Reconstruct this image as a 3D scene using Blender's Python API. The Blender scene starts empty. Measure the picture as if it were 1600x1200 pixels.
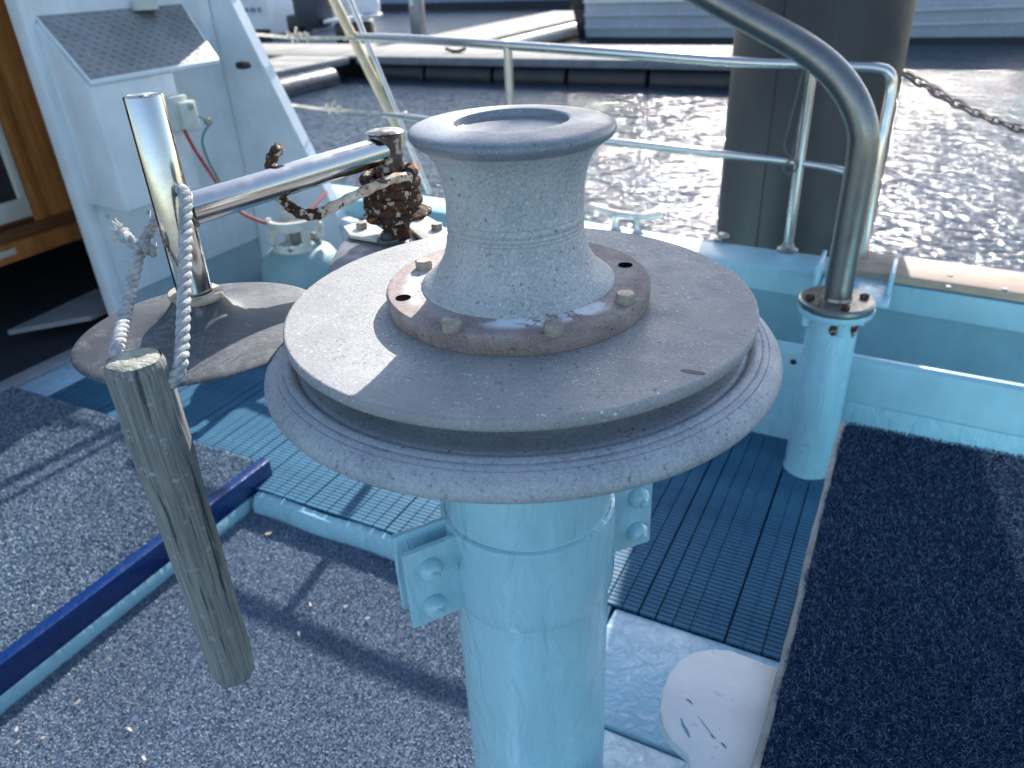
import bpy, bmesh, math, random
import numpy as np
from mathutils import Matrix, Vector
random.seed(7); rng = np.random.default_rng(11)
S = bpy.context.scene; COL = S.collection
PI = math.pi
# ---------------------------------------------------------------- camera
# X = aft along the boat, Y = outboard, Z = up, metres; deck grating at z = 0
CR = np.array([[0.89006, 0.18834, -0.41608], [0.45361, -0.45413, 0.76629], [-0.04485, -0.87085, -0.48951]])
ZC, FPX = 1.30, 1197.9                       # eye height, focal length in px of a 1600 px wide picture
cd = bpy.data.cameras.new('camera'); cam = bpy.data.objects.new('camera', cd); COL.objects.link(cam)
u, _, vt = np.linalg.svd(CR); CR = u @ vt
m = Matrix.Identity(4)
for i in range(3):
    m[i][0] = CR[i, 0]; m[i][1] = -CR[i, 1]; m[i][2] = -CR[i, 2]
m[2][3] = ZC
cam.matrix_world = m
cd.sensor_width = 36; cd.lens = FPX / 1600 * 36; cd.clip_start = 0.02; cd.clip_end = 3000
cd.dof.use_dof = True; cd.dof.focus_distance = 0.70; cd.dof.aperture_fstop = 8.0
S.camera = cam
# ---------------------------------------------------------------- sky, sun, exposure
SUN_AZ, SUN_EL = -8.6, 30.0
w = bpy.data.worlds.new('World'); S.world = w; w.use_nodes = True
nt = w.node_tree; sky = nt.nodes.new('ShaderNodeTexSky'); sky.sky_type = 'NISHITA'; sky.sun_disc = False
sky.sun_elevation = math.radians(SUN_EL); sky.sun_rotation = math.radians(SUN_AZ)
sky.dust_density = 0.9; sky.ozone_density = 1.0
bg = nt.nodes['Background']; bg.inputs[1].default_value = 0.125
nt.links.new(sky.outputs[0], bg.inputs[0])
sl = bpy.data.lights.new('sun', 'SUN'); sl.energy = 4.0; sl.angle = math.radians(0.5); sl.color = (1.0, .955, .895)
so = bpy.data.objects.new('sun', sl); COL.objects.link(so)
a, e = math.radians(SUN_AZ), math.radians(SUN_EL)
sd = Vector((math.sin(a) * math.cos(e), math.cos(a) * math.cos(e), math.sin(e)))
so.rotation_euler = sd.to_track_quat('Z', 'Y').to_euler()
S.view_settings.view_transform = 'Standard'; S.view_settings.look = 'None'
S.view_settings.exposure = 1.28; S.view_settings.gamma = 1
S.cycles.max_bounces = 8; S.cycles.caustics_reflective = True; S.cycles.sample_clamp_indirect = 8

# ---------------------------------------------------------------- helpers
EYE = np.array([0, 0, ZC])
def ray(px, py): return CR @ np.array([px - 800, py - 600, FPX])
def at(px, py, z):
    r = ray(px, py); return EYE + r * ((z - ZC) / r[2])
def on(px, py, p, n):
    r = ray(px, py); n = np.array(n, float); return EYE + r * (((np.array(p, float) - EYE) @ n) / (r @ n))
TH = math.radians(28.5)
RIGHT = np.array([math.cos(TH), math.sin(TH), 0]); FWD = np.array([-math.sin(TH), math.cos(TH), 0])
def O(x, y, z): return RIGHT * x + FWD * y + np.array([0, 0, z])
def dep(px, py, y): return on(px, py, FWD * y, FWD)

class MB:
    def __init__(s): s.v = []; s.f = []
    def add(s, vs, fs):
        b = len(s.v); s.v += [tuple(float(c) for c in p) for p in vs]; s.f += [tuple(i + b for i in f) for f in fs]; return s
    def box(s, c, d, ax=None, bev=0):
        c = np.array(c, float); d = np.array(d, float) / 2
        ax = np.eye(3) if ax is None else np.array(ax, float)
        bm = bmesh.new(); bmesh.ops.create_cube(bm, size=2)
        for q in bm.verts: q.co = Vector((q.co.x * d[0], q.co.y * d[1], q.co.z * d[2]))
        if bev: bmesh.ops.bevel(bm, geom=list(bm.edges), offset=bev, segments=2, affect='EDGES', profile=.5)
        bm.verts.index_update()
        vs = [c + q.co.x * ax[0] + q.co.y * ax[1] + q.co.z * ax[2] for q in bm.verts]
        fs = [[q.index for q in f.verts] for f in bm.faces]; bm.free()
        return s.add(vs, fs)
    def span(s, x0, x1, y0, y1, z0, z1, bev=0):
        return s.box(((x0 + x1) / 2, (y0 + y1) / 2, (z0 + z1) / 2), (x1 - x0, y1 - y0, z1 - z0), bev=bev)
    def lathe(s, prof, n=48, c=(0, 0, 0), ax=None, wob=None):
        c = np.array(c, float); ax = np.eye(3) if ax is None else np.array(ax, float)
        vs = []; fs = []; rows = []
        for k, (r, z) in enumerate(prof):
            if r < 1e-6: rows.append([len(vs)]); vs.append(c + ax[2] * z)
            else:
                row = []
                for i in range(n):
                    t = 2 * PI * i / n; rr = r * (wob(t, k) if wob else 1)
                    row.append(len(vs)); vs.append(c + ax[0] * rr * math.cos(t) + ax[1] * rr * math.sin(t) + ax[2] * z)
                rows.append(row)
        for A, B in zip(rows, rows[1:]):
            for i in range(n):
                j = (i + 1) % n
                if len(A) == 1 and len(B) == 1: continue
                if len(A) == 1: fs.append((A[0], B[j], B[i]))
                elif len(B) == 1: fs.append((A[i], A[j], B[0]))
                else: fs.append((A[i], A[j], B[j], B[i]))
        return s.add(vs, fs)
    def tube(s, pts, r, n=16, caps=True, closed=False):
        pts = [np.array(p, float) for p in pts]; k = len(pts)
        rs = r if hasattr(r, '__len__') else [r] * k
        T = []
        for i in range(k):
            if closed: d = pts[(i + 1) % k] - pts[i - 1]
            else: d = pts[min(i + 1, k - 1)] - pts[max(i - 1, 0)]
            T.append(d / (np.linalg.norm(d) + 1e-12))
        up = np.array([0, 0, 1.]) if abs(T[0][2]) < .9 else np.array([1., 0, 0])
        N = np.cross(T[0], up); N /= np.linalg.norm(N); vs = []; fs = []
        for i in range(k):
            N = N - T[i] * (N @ T[i]); N /= np.linalg.norm(N); Bn = np.cross(T[i], N)
            for j in range(n):
                t = 2 * PI * j / n; vs.append(pts[i] + rs[i] * (N * math.cos(t) + Bn * math.sin(t)))
        for i in range(k if closed else k - 1):
            i2 = (i + 1) % k
            for j in range(n):
                j2 = (j + 1) % n; fs.append((i * n + j, i * n + j2, i2 * n + j2, i2 * n + j))
        if caps and not closed:
            fs.append(tuple(range(n - 1, -1, -1))); fs.append(tuple((k - 1) * n + j for j in range(n)))
        return s.add(vs, fs)
    def prism(s, poly, vec, bev=0):
        """poly: 3-D outline, extruded by vec"""
        poly = [np.array(p, float) for p in poly]; vec = np.array(vec, float); n = len(poly)
        if bev:
            bm = bmesh.new(); A = [bm.verts.new(Vector(p)) for p in poly]; B = [bm.verts.new(Vector(p + vec)) for p in poly]
            bm.faces.new(A[::-1]); bm.faces.new(B)
            for i in range(n): bm.faces.new((A[i], A[(i + 1) % n], B[(i + 1) % n], B[i]))
            bmesh.ops.recalc_face_normals(bm, faces=bm.faces)
            bmesh.ops.bevel(bm, geom=list(bm.edges), offset=bev, segments=2, affect='EDGES', profile=.5)
            bm.verts.index_update(); vs = [np.array(q.co) for q in bm.verts]; fs = [[q.index for q in f.verts] for f in bm.faces]; bm.free()
            return s.add(vs, fs)
        fs = [tuple(range(n - 1, -1, -1)), tuple(range(n, 2 * n))] + [(i, (i + 1) % n, n + (i + 1) % n, n + i) for i in range(n)]
        return s.add(poly + [p + vec for p in poly], fs)
    def sweep(s, prof, frames):
        """prof: list of (a,b); frames: list of (origin, A, B)"""
        k = len(prof); vs = []; fs = []
        for o, A, B in frames:
            for a_, b_ in prof: vs.append(np.array(o) + np.array(A) * a_ + np.array(B) * b_)
        for i in range(len(frames) - 1):
            for j in range(k):
                j2 = (j + 1) % k; fs.append((i * k + j, i * k + j2, (i + 1) * k + j2, (i + 1) * k + j))
        fs.append(tuple(range(k - 1, -1, -1))); fs.append(tuple((len(frames) - 1) * k + j for j in range(k)))
        return s.add(vs, fs)
    def build(s, name, mat, parent=None, smooth=True, angle=35):
        V = np.array(s.v)
        if parent is None: off = np.array([(V[:, 0].min() + V[:, 0].max()) / 2, (V[:, 1].min() + V[:, 1].max()) / 2, V[:, 2].min()])
        else: off = np.array(parent['_o'])
        me = bpy.data.meshes.new(name); me.from_pydata([tuple(p) for p in V - off], [], s.f); me.update()
        bm = bmesh.new(); bm.from_mesh(me); bmesh.ops.recalc_face_normals(bm, faces=bm.faces); bm.to_mesh(me); bm.free()
        if smooth:
            me.polygons.foreach_set('use_smooth', [True] * len(me.polygons)); me.set_sharp_from_angle(angle=math.radians(angle))
        me.materials.append(mat)
        o = bpy.data.objects.new(name, me); COL.objects.link(o); o['_o'] = [float(c) for c in off]
        if parent is None: o.location = off
        else: o.parent = parent
        return o
def tag(o, label, cat, group=None):
    o['label'] = label; o['category'] = cat
    if group: o['group'] = group
    return o
def thing(name, loc, label, cat, group=None):
    o = bpy.data.objects.new(name, None); COL.objects.link(o); o.location = [float(c) for c in loc]; o['_o'] = [float(c) for c in loc]
    o.empty_display_size = .1
    return tag(o, label, cat, group)
def struct(o): o['kind'] = 'structure'; return o
def stuff(o): o['kind'] = 'stuff'; return o
def spline(pts, n=12):
    P = [np.array(p, float) for p in pts]; P = [2 * P[0] - P[1]] + P + [2 * P[-1] - P[-2]]; out = []
    for i in range(1, len(P) - 2):
        for k in range(n):
            t = k / n; a_, b_, c_, d_ = P[i - 1:i + 3]
            out.append(.5 * ((2 * b_) + (c_ - a_) * t + (2 * a_ - 5 * b_ + 4 * c_ - d_) * t * t + (3 * b_ - a_ - 3 * c_ + d_) * t ** 3))
    out.append(P[-2]); return out

# ---------------------------------------------------------------- materials
class NT:
    def __init__(s, name):
        s.m = bpy.data.materials.new(name); s.m.use_nodes = True; s.t = s.m.node_tree
        s.b = s.t.nodes['Principled BSDF']; s.tc = s.t.nodes.new('ShaderNodeTexCoord')
    def n(s, typ, **kw):
        q = s.t.nodes.new('ShaderNode' + typ)
        for k, v in kw.items():
            if k in ('operation', 'blend_type', 'data_type', 'feature', 'distance', 'attribute_name', 'wave_type', 'bands_direction', 'normalize', 'interpolation_type') : setattr(q, k, v)
        return q
    def l(s, a_, b_): s.t.links.new(a_, b_)
    def coord(s, scale=(1, 1, 1), rot=(0, 0, 0), src='Object'):
        q = s.n('Mapping'); q.inputs['Scale'].default_value = scale; q.inputs['Rotation'].default_value = rot
        s.l(s.tc.outputs[src], q.inputs[0]); return q.outputs[0]
    def noise(s, scale, detail=5, rough=.55, vec=None, dist=0):
        q = s.n('TexNoise'); q.inputs['Scale'].default_value = scale; q.inputs['Detail'].default_value = detail
        q.inputs['Roughness'].default_value = rough; q.inputs['Distortion'].default_value = dist
        s.l(vec if vec is not None else s.tc.outputs['Object'], q.inputs['Vector']); return q.outputs[0]
    def ramp(s, fac, stops):
        q = s.n('ValToRGB'); el = q.color_ramp.elements
        while len(el) < len(stops): el.new(.5)
        for e_, (p, c) in zip(el, stops):
            e_.position = p; e_.color = (*c, 1) if hasattr(c, '__len__') else (c, c, c, 1)
        s.l(fac, q.inputs[0]); return q.outputs[0]
    def mix(s, fac, a_, b_, mode='MIX'):
        q = s.n('Mix', data_type='RGBA', blend_type=mode)
        for sock, v in ((q.inputs[0], fac), (q.inputs[6], a_), (q.inputs[7], b_)):
            if hasattr(v, 'is_output') or isinstance(v, bpy.types.NodeSocket): s.l(v, sock)
            elif hasattr(v, '__len__'): sock.default_value = (*v, 1)
            else: sock.default_value = v
        return q.outputs[2]
    def math(s, op, a_, b_=None):
        q = s.n('Math', operation=op)
        for i, v in enumerate((a_, b_)):
            if v is None: continue
            if isinstance(v, bpy.types.NodeSocket): s.l(v, q.inputs[i])
            else: q.inputs[i].default_value = v
        return q.outputs[0]
    def bump(s, h, strength, dist=.002, prev=None):
        q = s.n('Bump'); q.inputs['Strength'].default_value = strength; q.inputs['Distance'].default_value = dist
        s.l(h, q.inputs['Height'])
        if prev is not None: s.l(prev, q.inputs['Normal'])
        s.l(q.outputs[0], s.b.inputs['Normal']); return q.outputs[0]
    def done(s, col=None, rough=.5, metal=0, spec=.5, coat=0):
        B = s.b.inputs
        for sock, v in ((B['Base Color'], col), (B['Roughness'], rough), (B['Metallic'], metal)):
            if v is None: continue
            if isinstance(v, bpy.types.NodeSocket): s.l(v, sock)
            elif hasattr(v, '__len__'): sock.default_value = (*v, 1)
            else: sock.default_value = v
        B['Specular IOR Level'].default_value = spec
        if coat: B['Coat Weight'].default_value = coat; B['Coat Roughness'].default_value = .12
        return s.m
def simple(name, c1, c2=None, rough=.5, metal=0, scale=12, bump=0, bscale=60, bdist=.002, spots=None, spec=.5, coat=0, lo=.35, hi=.65):
    t = NT(name); c2 = c2 or tuple(x * .75 for x in c1)
    col = t.ramp(t.noise(scale, 6), [(lo, c2), (hi, c1)])
    for sc, s_scale, thr, soft in (spots or []):
        col = t.mix(t.ramp(t.noise(s_scale, 4, .6), [(thr, 0), (thr + soft, 1)]), col, sc)
    r = t.ramp(t.noise(scale * 2.3, 4), [(.3, max(rough - .12, .02)), (.7, min(rough + .12, 1))])
    if bump: t.bump(t.noise(bscale, 5), bump, bdist)
    return t.done(col, r, metal, spec, coat)

def cast_metal(name, base, dark, light, fleck=.60, stain=None, grain=1, rough=(.5, .72)):
    t = NT(name)
    c = t.ramp(t.noise(16, 8, .62), [(.30, dark), (.52, base), (.75, light)])
    c = t.mix(t.ramp(t.noise(360, 5, .75), [(.42, 0), (.60, .48 * grain)]), c, tuple(min(x * 1.22, 1) for x in light))
    c = t.mix(t.ramp(t.noise(320, 5, .75, vec=t.coord((1, 1, 1), (.7, .1, .4))), [(.49, 0), (.62, .42 * grain)]), c, tuple(x * .82 for x in dark))
    c = t.mix(t.ramp(t.noise(210, 4, .7, vec=t.coord((1, 1, .6))), [(.615, 0), (.66, .75)]), c, tuple(x * .40 for x in dark))
    c = t.mix(t.ramp(t.noise(260, 2, .5, vec=t.coord((1, 1, 1), (1, .4, .2))), [(.70, 0), (.73, fleck)]), c, (.74, .76, .80))
    chips = t.math('MULTIPLY', t.ramp(t.noise(11, 4, .6, vec=t.coord((1, 1, 1), (.2, .5, 1.9))), [(.46, 0), (.58, 1)]), t.ramp(t.noise(300, 3, .6, vec=t.coord((1, 1, 1), (.9, .4, .7))), [(.625, 0), (.645, fleck)]))
    c = t.mix(chips, c, (.72, .75, .80))
    if stain: c = t.mix(t.ramp(t.noise(9, 6, .6, vec=t.coord((1, 1, 1), (.5, .2, .9))), [(.48, 0), (.66, .7)]), c, stain)
    b = t.bump(t.noise(420, 4, .6), .5, .0007); t.bump(t.noise(90, 5), .3, .0012, b)
    return t.done(c, t.ramp(t.noise(30, 4), [(.3, rough[0]), (.7, rough[1])]), .15, .45)
M_rim = cast_metal('polished_rim', (.205, .22, .245), (.14, .155, .18), (.29, .30, .315), fleck=.15, grain=.55, rough=(.34, .5))
M_drum = cast_metal('cast_aluminium', (.40, .41, .405), (.275, .29, .295), (.515, .52, .505))
M_plate = cast_metal('plate_aluminium', (.305, .303, .300), (.232, .235, .240), (.368, .362, .350), fleck=.8, stain=(.27, .262, .262))
M_sheave = cast_metal('sheave_aluminium', (.325, .345, .375), (.235, .255, .29), (.41, .425, .44), fleck=.35)

def ring_mat():
    t = NT('corroded_ring')
    c = t.ramp(t.noise(22, 8, .65), [(.3, (.15, .105, .10)), (.5, (.26, .20, .185)), (.72, (.38, .325, .295))])
    c = t.mix(t.ramp(t.noise(700, 3), [(.42, 0), (.65, .4)]), c, (.46, .42, .39))
    c = t.mix(t.ramp(t.noise(160, 4, .7), [(.60, 0), (.68, .8)]), c, (.10, .07, .065))
    sp = t.n('SeparateXYZ'); t.l(t.tc.outputs['Object'], sp.inputs[0])
    rad = t.math('SQRT', t.math('ADD', t.math('POWER', sp.outputs[0], 2), t.math('POWER', sp.outputs[1], 2)))
    near = t.ramp(rad, [(.086, 1), (.101, .95), (.109, .0)])
    ang = t.math('ADD', t.math('DIVIDE', t.math('ARCTAN2', sp.outputs[1], sp.outputs[0]), 2 * PI), .5)
    near = t.math('MULTIPLY', near, t.ramp(ang, [(.0, .45), (.14, .5), (.17, .12), (.27, .15), (.30, 1), (.355, 1), (.372, .3), (.395, 1), (.45, .9), (.48, .1), (.95, .1)]))
    white = t.math('MULTIPLY', near, t.ramp(t.noise(45, 7, .75), [(.44, 0), (.50, 1)]))
    c = t.mix(white, c, (.70, .74, .80))
    t.bump(t.noise(240, 6, .65), .5, .0012)
    return t.done(c, .75, .1, .3)
M_ring = ring_mat()
M_bolt = simple('galvanised_bolt', (.40, .37, .30), (.22, .19, .15), rough=.55, metal=.35, scale=120, bump=.3, bscale=400, bdist=.0005)

def paint(name, col, wear=(.62, .80), gloss=.18, bumpy=.7, dirt=(.18, .20, .20), chips=None):
    t = NT(name); d = tuple(x * .84 for x in col)
    c = t.ramp(t.noise(7, 6), [(.3, d), (.7, col)])
    c = t.mix(t.ramp(t.noise(38, 7, .7), [(wear[0], 0), (wear[1], .35)]), c, dirt)
    c = t.mix(t.ramp(t.noise(26, 5, .65, vec=t.coord((1, 1, .10))), [(.50, 0), (.72, .30)]), c, tuple(min(x * 1.18, 1) for x in col))
    c = t.mix(t.ramp(t.noise(90, 6, .75, vec=t.coord((1, 1, .5), (.3, .2, .9))), [(.66, 0), (.74, .55)]), c, dirt)
    if chips: c = t.mix(t.ramp(t.noise(24, 7, .7, vec=t.coord((1, 1, 1), (.3, .9, .1))), [(chips, 0), (chips + .02, 1)]), c, (.10, .06, .045))
    v = t.coord((1, 1, .35))
    b = t.bump(t.noise(34, 4, .5, vec=v, dist=.9), bumpy, .009); t.bump(t.noise(140, 4), .22, .0016, b)
    return t.done(c, t.ramp(t.noise(20, 4), [(.3, gloss - .08), (.75, gloss + .14)]), 0, .5, .25)
BLUE = (.36, .63, .72)
M_blue = paint('light_blue_paint', BLUE)
M_blue2 = paint('light_blue_bulwark_paint', (.34, .585, .66), gloss=.42, bumpy=.15)
M_deckpaint = paint('light_blue_deck_paint', (.38, .60, .72), gloss=.2, bumpy=.9)
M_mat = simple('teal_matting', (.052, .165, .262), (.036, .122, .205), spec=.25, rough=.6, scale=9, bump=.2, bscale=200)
M_navy = paint('navy_gloss_paint', (.003, .026, .125), gloss=.25, bumpy=.3, dirt=(.02, .05, .15))
M_white = paint('white_cabin_paint', (.78, .83, .86), gloss=.42, bumpy=.08, dirt=(.5, .52, .5))
M_cream = paint('cream_trim', (.70, .66, .58), gloss=.45, bumpy=.1)

def stainless(name, col=(.62, .62, .61), rough=.17, dirty=.3, dirtc=(.25, .20, .14), bmp=.08, rs=60):
    t = NT(name)
    v = t.coord((1, 1, 1))
    c = t.mix(t.ramp(t.noise(18, 8, .7), [(.5, 0), (.8, dirty)]), col, dirtc)
    r = t.ramp(t.noise(rs, 4, .6), [(.35, rough - .04), (.75, rough + .14)])
    if bmp: t.bump(t.noise(500, 3), bmp, .0004)
    return t.done(c, r, 1, .5)
M_ss = stainless('stainless_tube', (.50, .495, .48), rough=.12, dirty=.5)
M_ss2 = stainless('dull_stainless_pipe', (.27, .262, .245), .34, .7, (.16, .14, .11))
M_rail = stainless('stainless_rail', (.64, .62, .58), .20, .2, (.42, .40, .36), 0, 3)
M_rust = simple('rust_scale', (.105, .055, .034), (.028, .019, .016), rough=.9, scale=85, bump=1, bscale=120, bdist=.004, spots=[((.52, .45, .36), 110, .585, .03), ((.36, .14, .05), 60, .62, .05)], spec=.2)
M_rustpaint = simple('peeling_white_paint', (.66, .62, .54), (.40, .26, .14), rough=.7, scale=60, bump=.8, bscale=120, bdist=.002, spots=[((.07, .04, .03), 130, .57, .04)])
def rubber_mat():
    t = NT('black_rubber')
    c = t.ramp(t.noise(11, 7, .6), [(.3, (.050, .055, .064)), (.7, (.095, .102, .113))])
    c = t.mix(t.ramp(t.noise(14, 9, .75, dist=1.5), [(.60, 0), (.68, .5)]), c, (.30, .31, .32))
    c = t.mix(t.ramp(t.noise(420, 3), [(.58, 0), (.7, .10)]), c, (.28, .29, .30))
    c = t.mix(t.ramp(t.noise(7, 9, .8, dist=2.5, vec=t.coord((1, 1, .2), (0, 0, .7))), [(.54, 0), (.55, .45), (.56, 0)]), c, (.50, .50, .48))
    c = t.mix(t.ramp(t.noise(40, 6, .75), [(.60, 0), (.70, .15)]), c, (.36, .36, .35))
    t.bump(t.noise(120, 6), .4, .001)
    return t.done(c, .58, 0, .4)
M_rubber = rubber_mat()
def wood_mat(name, c1, c2, c3, scale=(230, 230, 3.5), rough=.8, bump=.9, grey=None):
    t = NT(name); v = t.coord(scale)
    g = t.noise(2.2, 8, .7, vec=v, dist=.4)
    c = t.ramp(g, [(.28, c3), (.46, c2), (.66, c1)])
    c = t.mix(t.ramp(t.noise(12, 6), [(.4, 0), (.75, .5)]), c, tuple(x * .55 for x in c2))
    if grey: c = t.mix(t.ramp(t.noise(70, 7, .75), [(.58, 0), (.66, .8)]), c, grey)
    if grey:
        sp_ = t.noise(1.0, 5, .6, vec=t.coord((95, 95, 4.0), (.05, .02, 0)))
        m_ = t.ramp(sp_, [(.60, 0), (.64, .85)]); c = t.mix(m_, c, (.03, .031, .03))
        c = t.mix(t.ramp(t.noise(5, 4), [(.45, 0), (.7, .45)]), c, (.14, .142, .132))
    t.bump(g, bump, .0016)
    return t.done(c, rough, 0, .3)
M_stick = wood_mat('weathered_wood', (.35, .345, .325), (.22, .22, .205), (.05, .05, .046), grey=(.46, .455, .42))
M_stickend = simple('end_grain', (.44, .43, .38), (.20, .20, .14), rough=.9, scale=60, bump=.9, bscale=180, bdist=.003, spots=[((.20, .24, .08), 30, .60, .06)])
M_cap = wood_mat('pale_timber', (.56, .42, .32), (.48, .35, .26), (.38, .27, .19), scale=(2.0, 30, 30), rough=.65, bump=.2)
M_teak = wood_mat('varnished_timber', (.60, .25, .075), (.48, .18, .05), (.28, .10, .028), scale=(20, 20, 1.6), rough=.35, bump=.15)
M_teakd = wood_mat('varnished_timber_dark', (.24, .11, .05), (.18, .075, .03), (.10, .04, .016), scale=(20, 1.6, 20), rough=.4, bump=.15)
M_bamboo = wood_mat('yellow_varnished_pole', (.72, .61, .43), (.66, .54, .35), (.52, .39, .22), scale=(30, 30, 1.5), rough=.4, bump=.2)
M_rope = simple('weathered_rope', (.52, .52, .50), (.27, .28, .30), rough=.95, scale=140, bump=.9, bscale=500, bdist=.0012, spec=.1)
M_whiterope = simple('white_rope', (.62, .58, .50), (.42, .38, .32), rough=.95, scale=30, bump=.5, bscale=200)
M_black = simple('black_plastic', (.022, .024, .028), (.014, .015, .018), rough=.42, scale=4, bump=.1, bscale=20, spec=.4)
def pile_mat():
    t = NT('black_pile_sleeve')
    c = t.ramp(t.noise(3, 5), [(.3, (.019, .0185, .023)), (.7, (.029, .028, .033))])
    c = t.mix(t.ramp(t.noise(9, 7, .7, vec=t.coord((1, 1, .05))), [(.52, 0), (.72, .4)]), c, (.062, .057, .060))
    c = t.mix(t.ramp(t.noise(30, 5, .7, vec=t.coord((1, 1, .3))), [(.66, 0), (.72, .35)]), c, (.13, .12, .115))
    t.bump(t.noise(9, 4), .15, .01)
    return t.done(c, t.ramp(t.noise(6, 4), [(.3, .38), (.7, .58)]), 0, .5)
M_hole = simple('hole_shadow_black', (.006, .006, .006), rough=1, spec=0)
M_darkint = simple('dark_interior_shade', (.03, .03, .035), rough=.8)  # near-black colour stands in for shade inside cabin and cabinet
M_conc = simple('pontoon_decking', (.34, .32, .28), (.26, .245, .215), rough=.85, scale=3, bump=.3, bscale=60)
M_fascia = simple('pontoon_fascia', (.18, .19, .21), (.12, .13, .15), rough=.7, scale=5)
M_hullw = simple('white_gelcoat', (.66, .68, .72), (.58, .60, .65), rough=.28, scale=1.5, coat=.3)
M_hullg = simple('grey_gelcoat', (.40, .44, .50), (.34, .38, .44), rough=.25, scale=1.2, coat=.4)
M_hullb = simple('blue_grey_gelcoat', (.20, .27, .40), (.16, .22, .34), rough=.3, scale=1.2)
M_anti = simple('dark_antifoul', (.015, .022, .03), rough=.6)
M_red = simple('red_cable', (.45, .05, .035), (.32, .035, .03), rough=.5, scale=30)
M_green = simple('green_cord', (.07, .20, .17), rough=.8, scale=60)
M_socket = simple('grey_plastic', (.60, .62, .56), (.52, .54, .48), rough=.5, scale=30)
M_gas = simple('pale_green_cylinder', (.22, .34, .35), (.17, .27, .28), rough=.5, scale=8, spots=[((.16, .10, .06), 34, .70, .03)])
M_brass = simple('brass_valve', (.40, .30, .14), rough=.4, metal=.8)
M_bait = simple('scuffed_white_board', (.66, .68, .68), (.56, .57, .60), rough=.55, scale=14, bump=.2, bscale=120, spots=[((.36, .37, .42), 55, .62, .16)])
M_score = simple('blue_paint_smear', (.06, .28, .38), rough=.5)
M_scored = simple('knife_score', (.10, .13, .14), rough=.8)
M_trim = simple('worn_edge_trim', (.25, .255, .25), (.17, .175, .17), rough=.6, scale=25, spots=[((.42, .31, .27), 9, .58, .08)])
M_chain = simple('rusty_chain', (.26, .20, .17), (.14, .11, .10), rough=.4, metal=.6, scale=30)
def checker_mat():
    t = NT('aluminium_checker_plate')
    c = t.ramp(t.noise(8, 6), [(.3, (.26, .265, .27)), (.7, (.36, .365, .37))])
    c = t.mix(t.ramp(t.noise(12, 7, .7), [(.66, 0), (.70, .8)]), c, (.70, .72, .73))
    return t.done(c, .42, .55, .5)
M_check = checker_mat()
def carpet_mat(name):
    t = NT(name); q = t.n('Attribute'); q.attribute_name = 'Col'
    return t.done(q.outputs['Color'], .95, 0, .15)
M_fibre = carpet_mat('carpet_fibre')
M_backs = simple('carpet_backing_light', (.13, .17, .25), (.07, .10, .17), rough=.95, scale=260, spec=.1)
M_backd = simple('carpet_backing_dark', (.012, .022, .055), (.006, .012, .03), rough=.95, scale=200, spec=.1)

# ---------------------------------------------------------------- water
def water_mat():
    t = NT('harbour_water')
    v = t.coord((1.0, 1.6, 1), (0, 0, math.radians(22)))
    n1 = t.noise(4.2, 2, .5, vec=v, dist=.7); n2 = t.noise(12, 2, .5, vec=v, dist=.4); n3 = t.noise(.9, 2, .5)
    h = t.math('ADD', t.math('ADD', t.math('MULTIPLY', n1, 1.0), t.math('MULTIPLY', n2, .55)), t.math('MULTIPLY', n3, 1.1))
    t.bump(h, 1.0, .060)
    return t.done((.030, .052, .084), .07, 0, .40)
WZ = -0.75
b = MB(); b.add([(-900, -900, WZ), (900, -900, WZ), (900, 1500, WZ), (-900, 1500, WZ)], [(0, 1, 2, 3)])
wo = struct(b.build('water', water_mat(), smooth=False))
wo.data.materials[0].node_tree.nodes['Principled BSDF'].inputs['IOR'].default_value = 1.33

# ---------------------------------------------------------------- our boat: deck structure
b = MB(); b.span(-5.2, 4, -2.6, 2.52, -.30, -.085); struct(b.build('deck', M_blue2))
b = MB(); XP = float(at(850, 1200, -.07)[0])
b = MB(); b.span(XP, .2, -.8, .915, -.083, -.012, bev=.006); b.span(XP, .2, .92, 1.212, -.083, -.006, bev=.006)
o = tag(b.build('painted_deck_panel', M_deckpaint), 'glossy light blue painted deck panel with a seam, behind the hauler column', 'deck panel')

# matting: strips with rungs, each strip one part
gr = thing('deck_matting', (-1.1, 1.6, -.03), 'blue ribbed plastic deck matting with open rungs, around the hauler column', 'matting')
def strip_mesh(y0, y1):
    b = MB(); y = y0
    while y < y1:
        b.span(-.0177, .0177, y, y + .0100, -.0065, 0, bev=0); y += .0132
    for x in (-.012, .012): b.span(x - .002, x + .002, y0, y1, -.02, -.0075)
    return b
def mk_strip(y0, y1):
    b = strip_mesh(y0, y1); me = bpy.data.meshes.new('strip'); me.from_pydata(b.v, [], b.f); me.update(); me.materials.append(M_mat); return me
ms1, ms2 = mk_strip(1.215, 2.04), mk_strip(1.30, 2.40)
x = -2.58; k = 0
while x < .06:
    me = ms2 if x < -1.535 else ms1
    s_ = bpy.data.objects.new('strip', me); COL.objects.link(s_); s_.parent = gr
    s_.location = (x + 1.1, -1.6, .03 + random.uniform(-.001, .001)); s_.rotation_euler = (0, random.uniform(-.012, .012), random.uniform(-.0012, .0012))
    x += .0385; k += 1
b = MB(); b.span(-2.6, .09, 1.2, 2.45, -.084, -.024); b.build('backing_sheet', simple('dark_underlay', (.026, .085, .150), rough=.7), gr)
b = MB()                                              # painted edge under the near end of the matting
fr = []
for i in range(25):
    xx = -1.50 + i * ((XP + 1.49) / 24); dz = .004 * math.sin(i * 1.7) + .003 * math.sin(i * .6)
    fr.append(((xx, 1.20 + .004 * math.sin(i * .9), -.075), (0, 1, 0), (0, 0, 1 + dz * 3)))
b.sweep([(-.022, 0), (-.018, .035), (-.006, .062), (.012, .066), (.014, 0)], fr); b.build('edge_strip', M_blue, gr)

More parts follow.
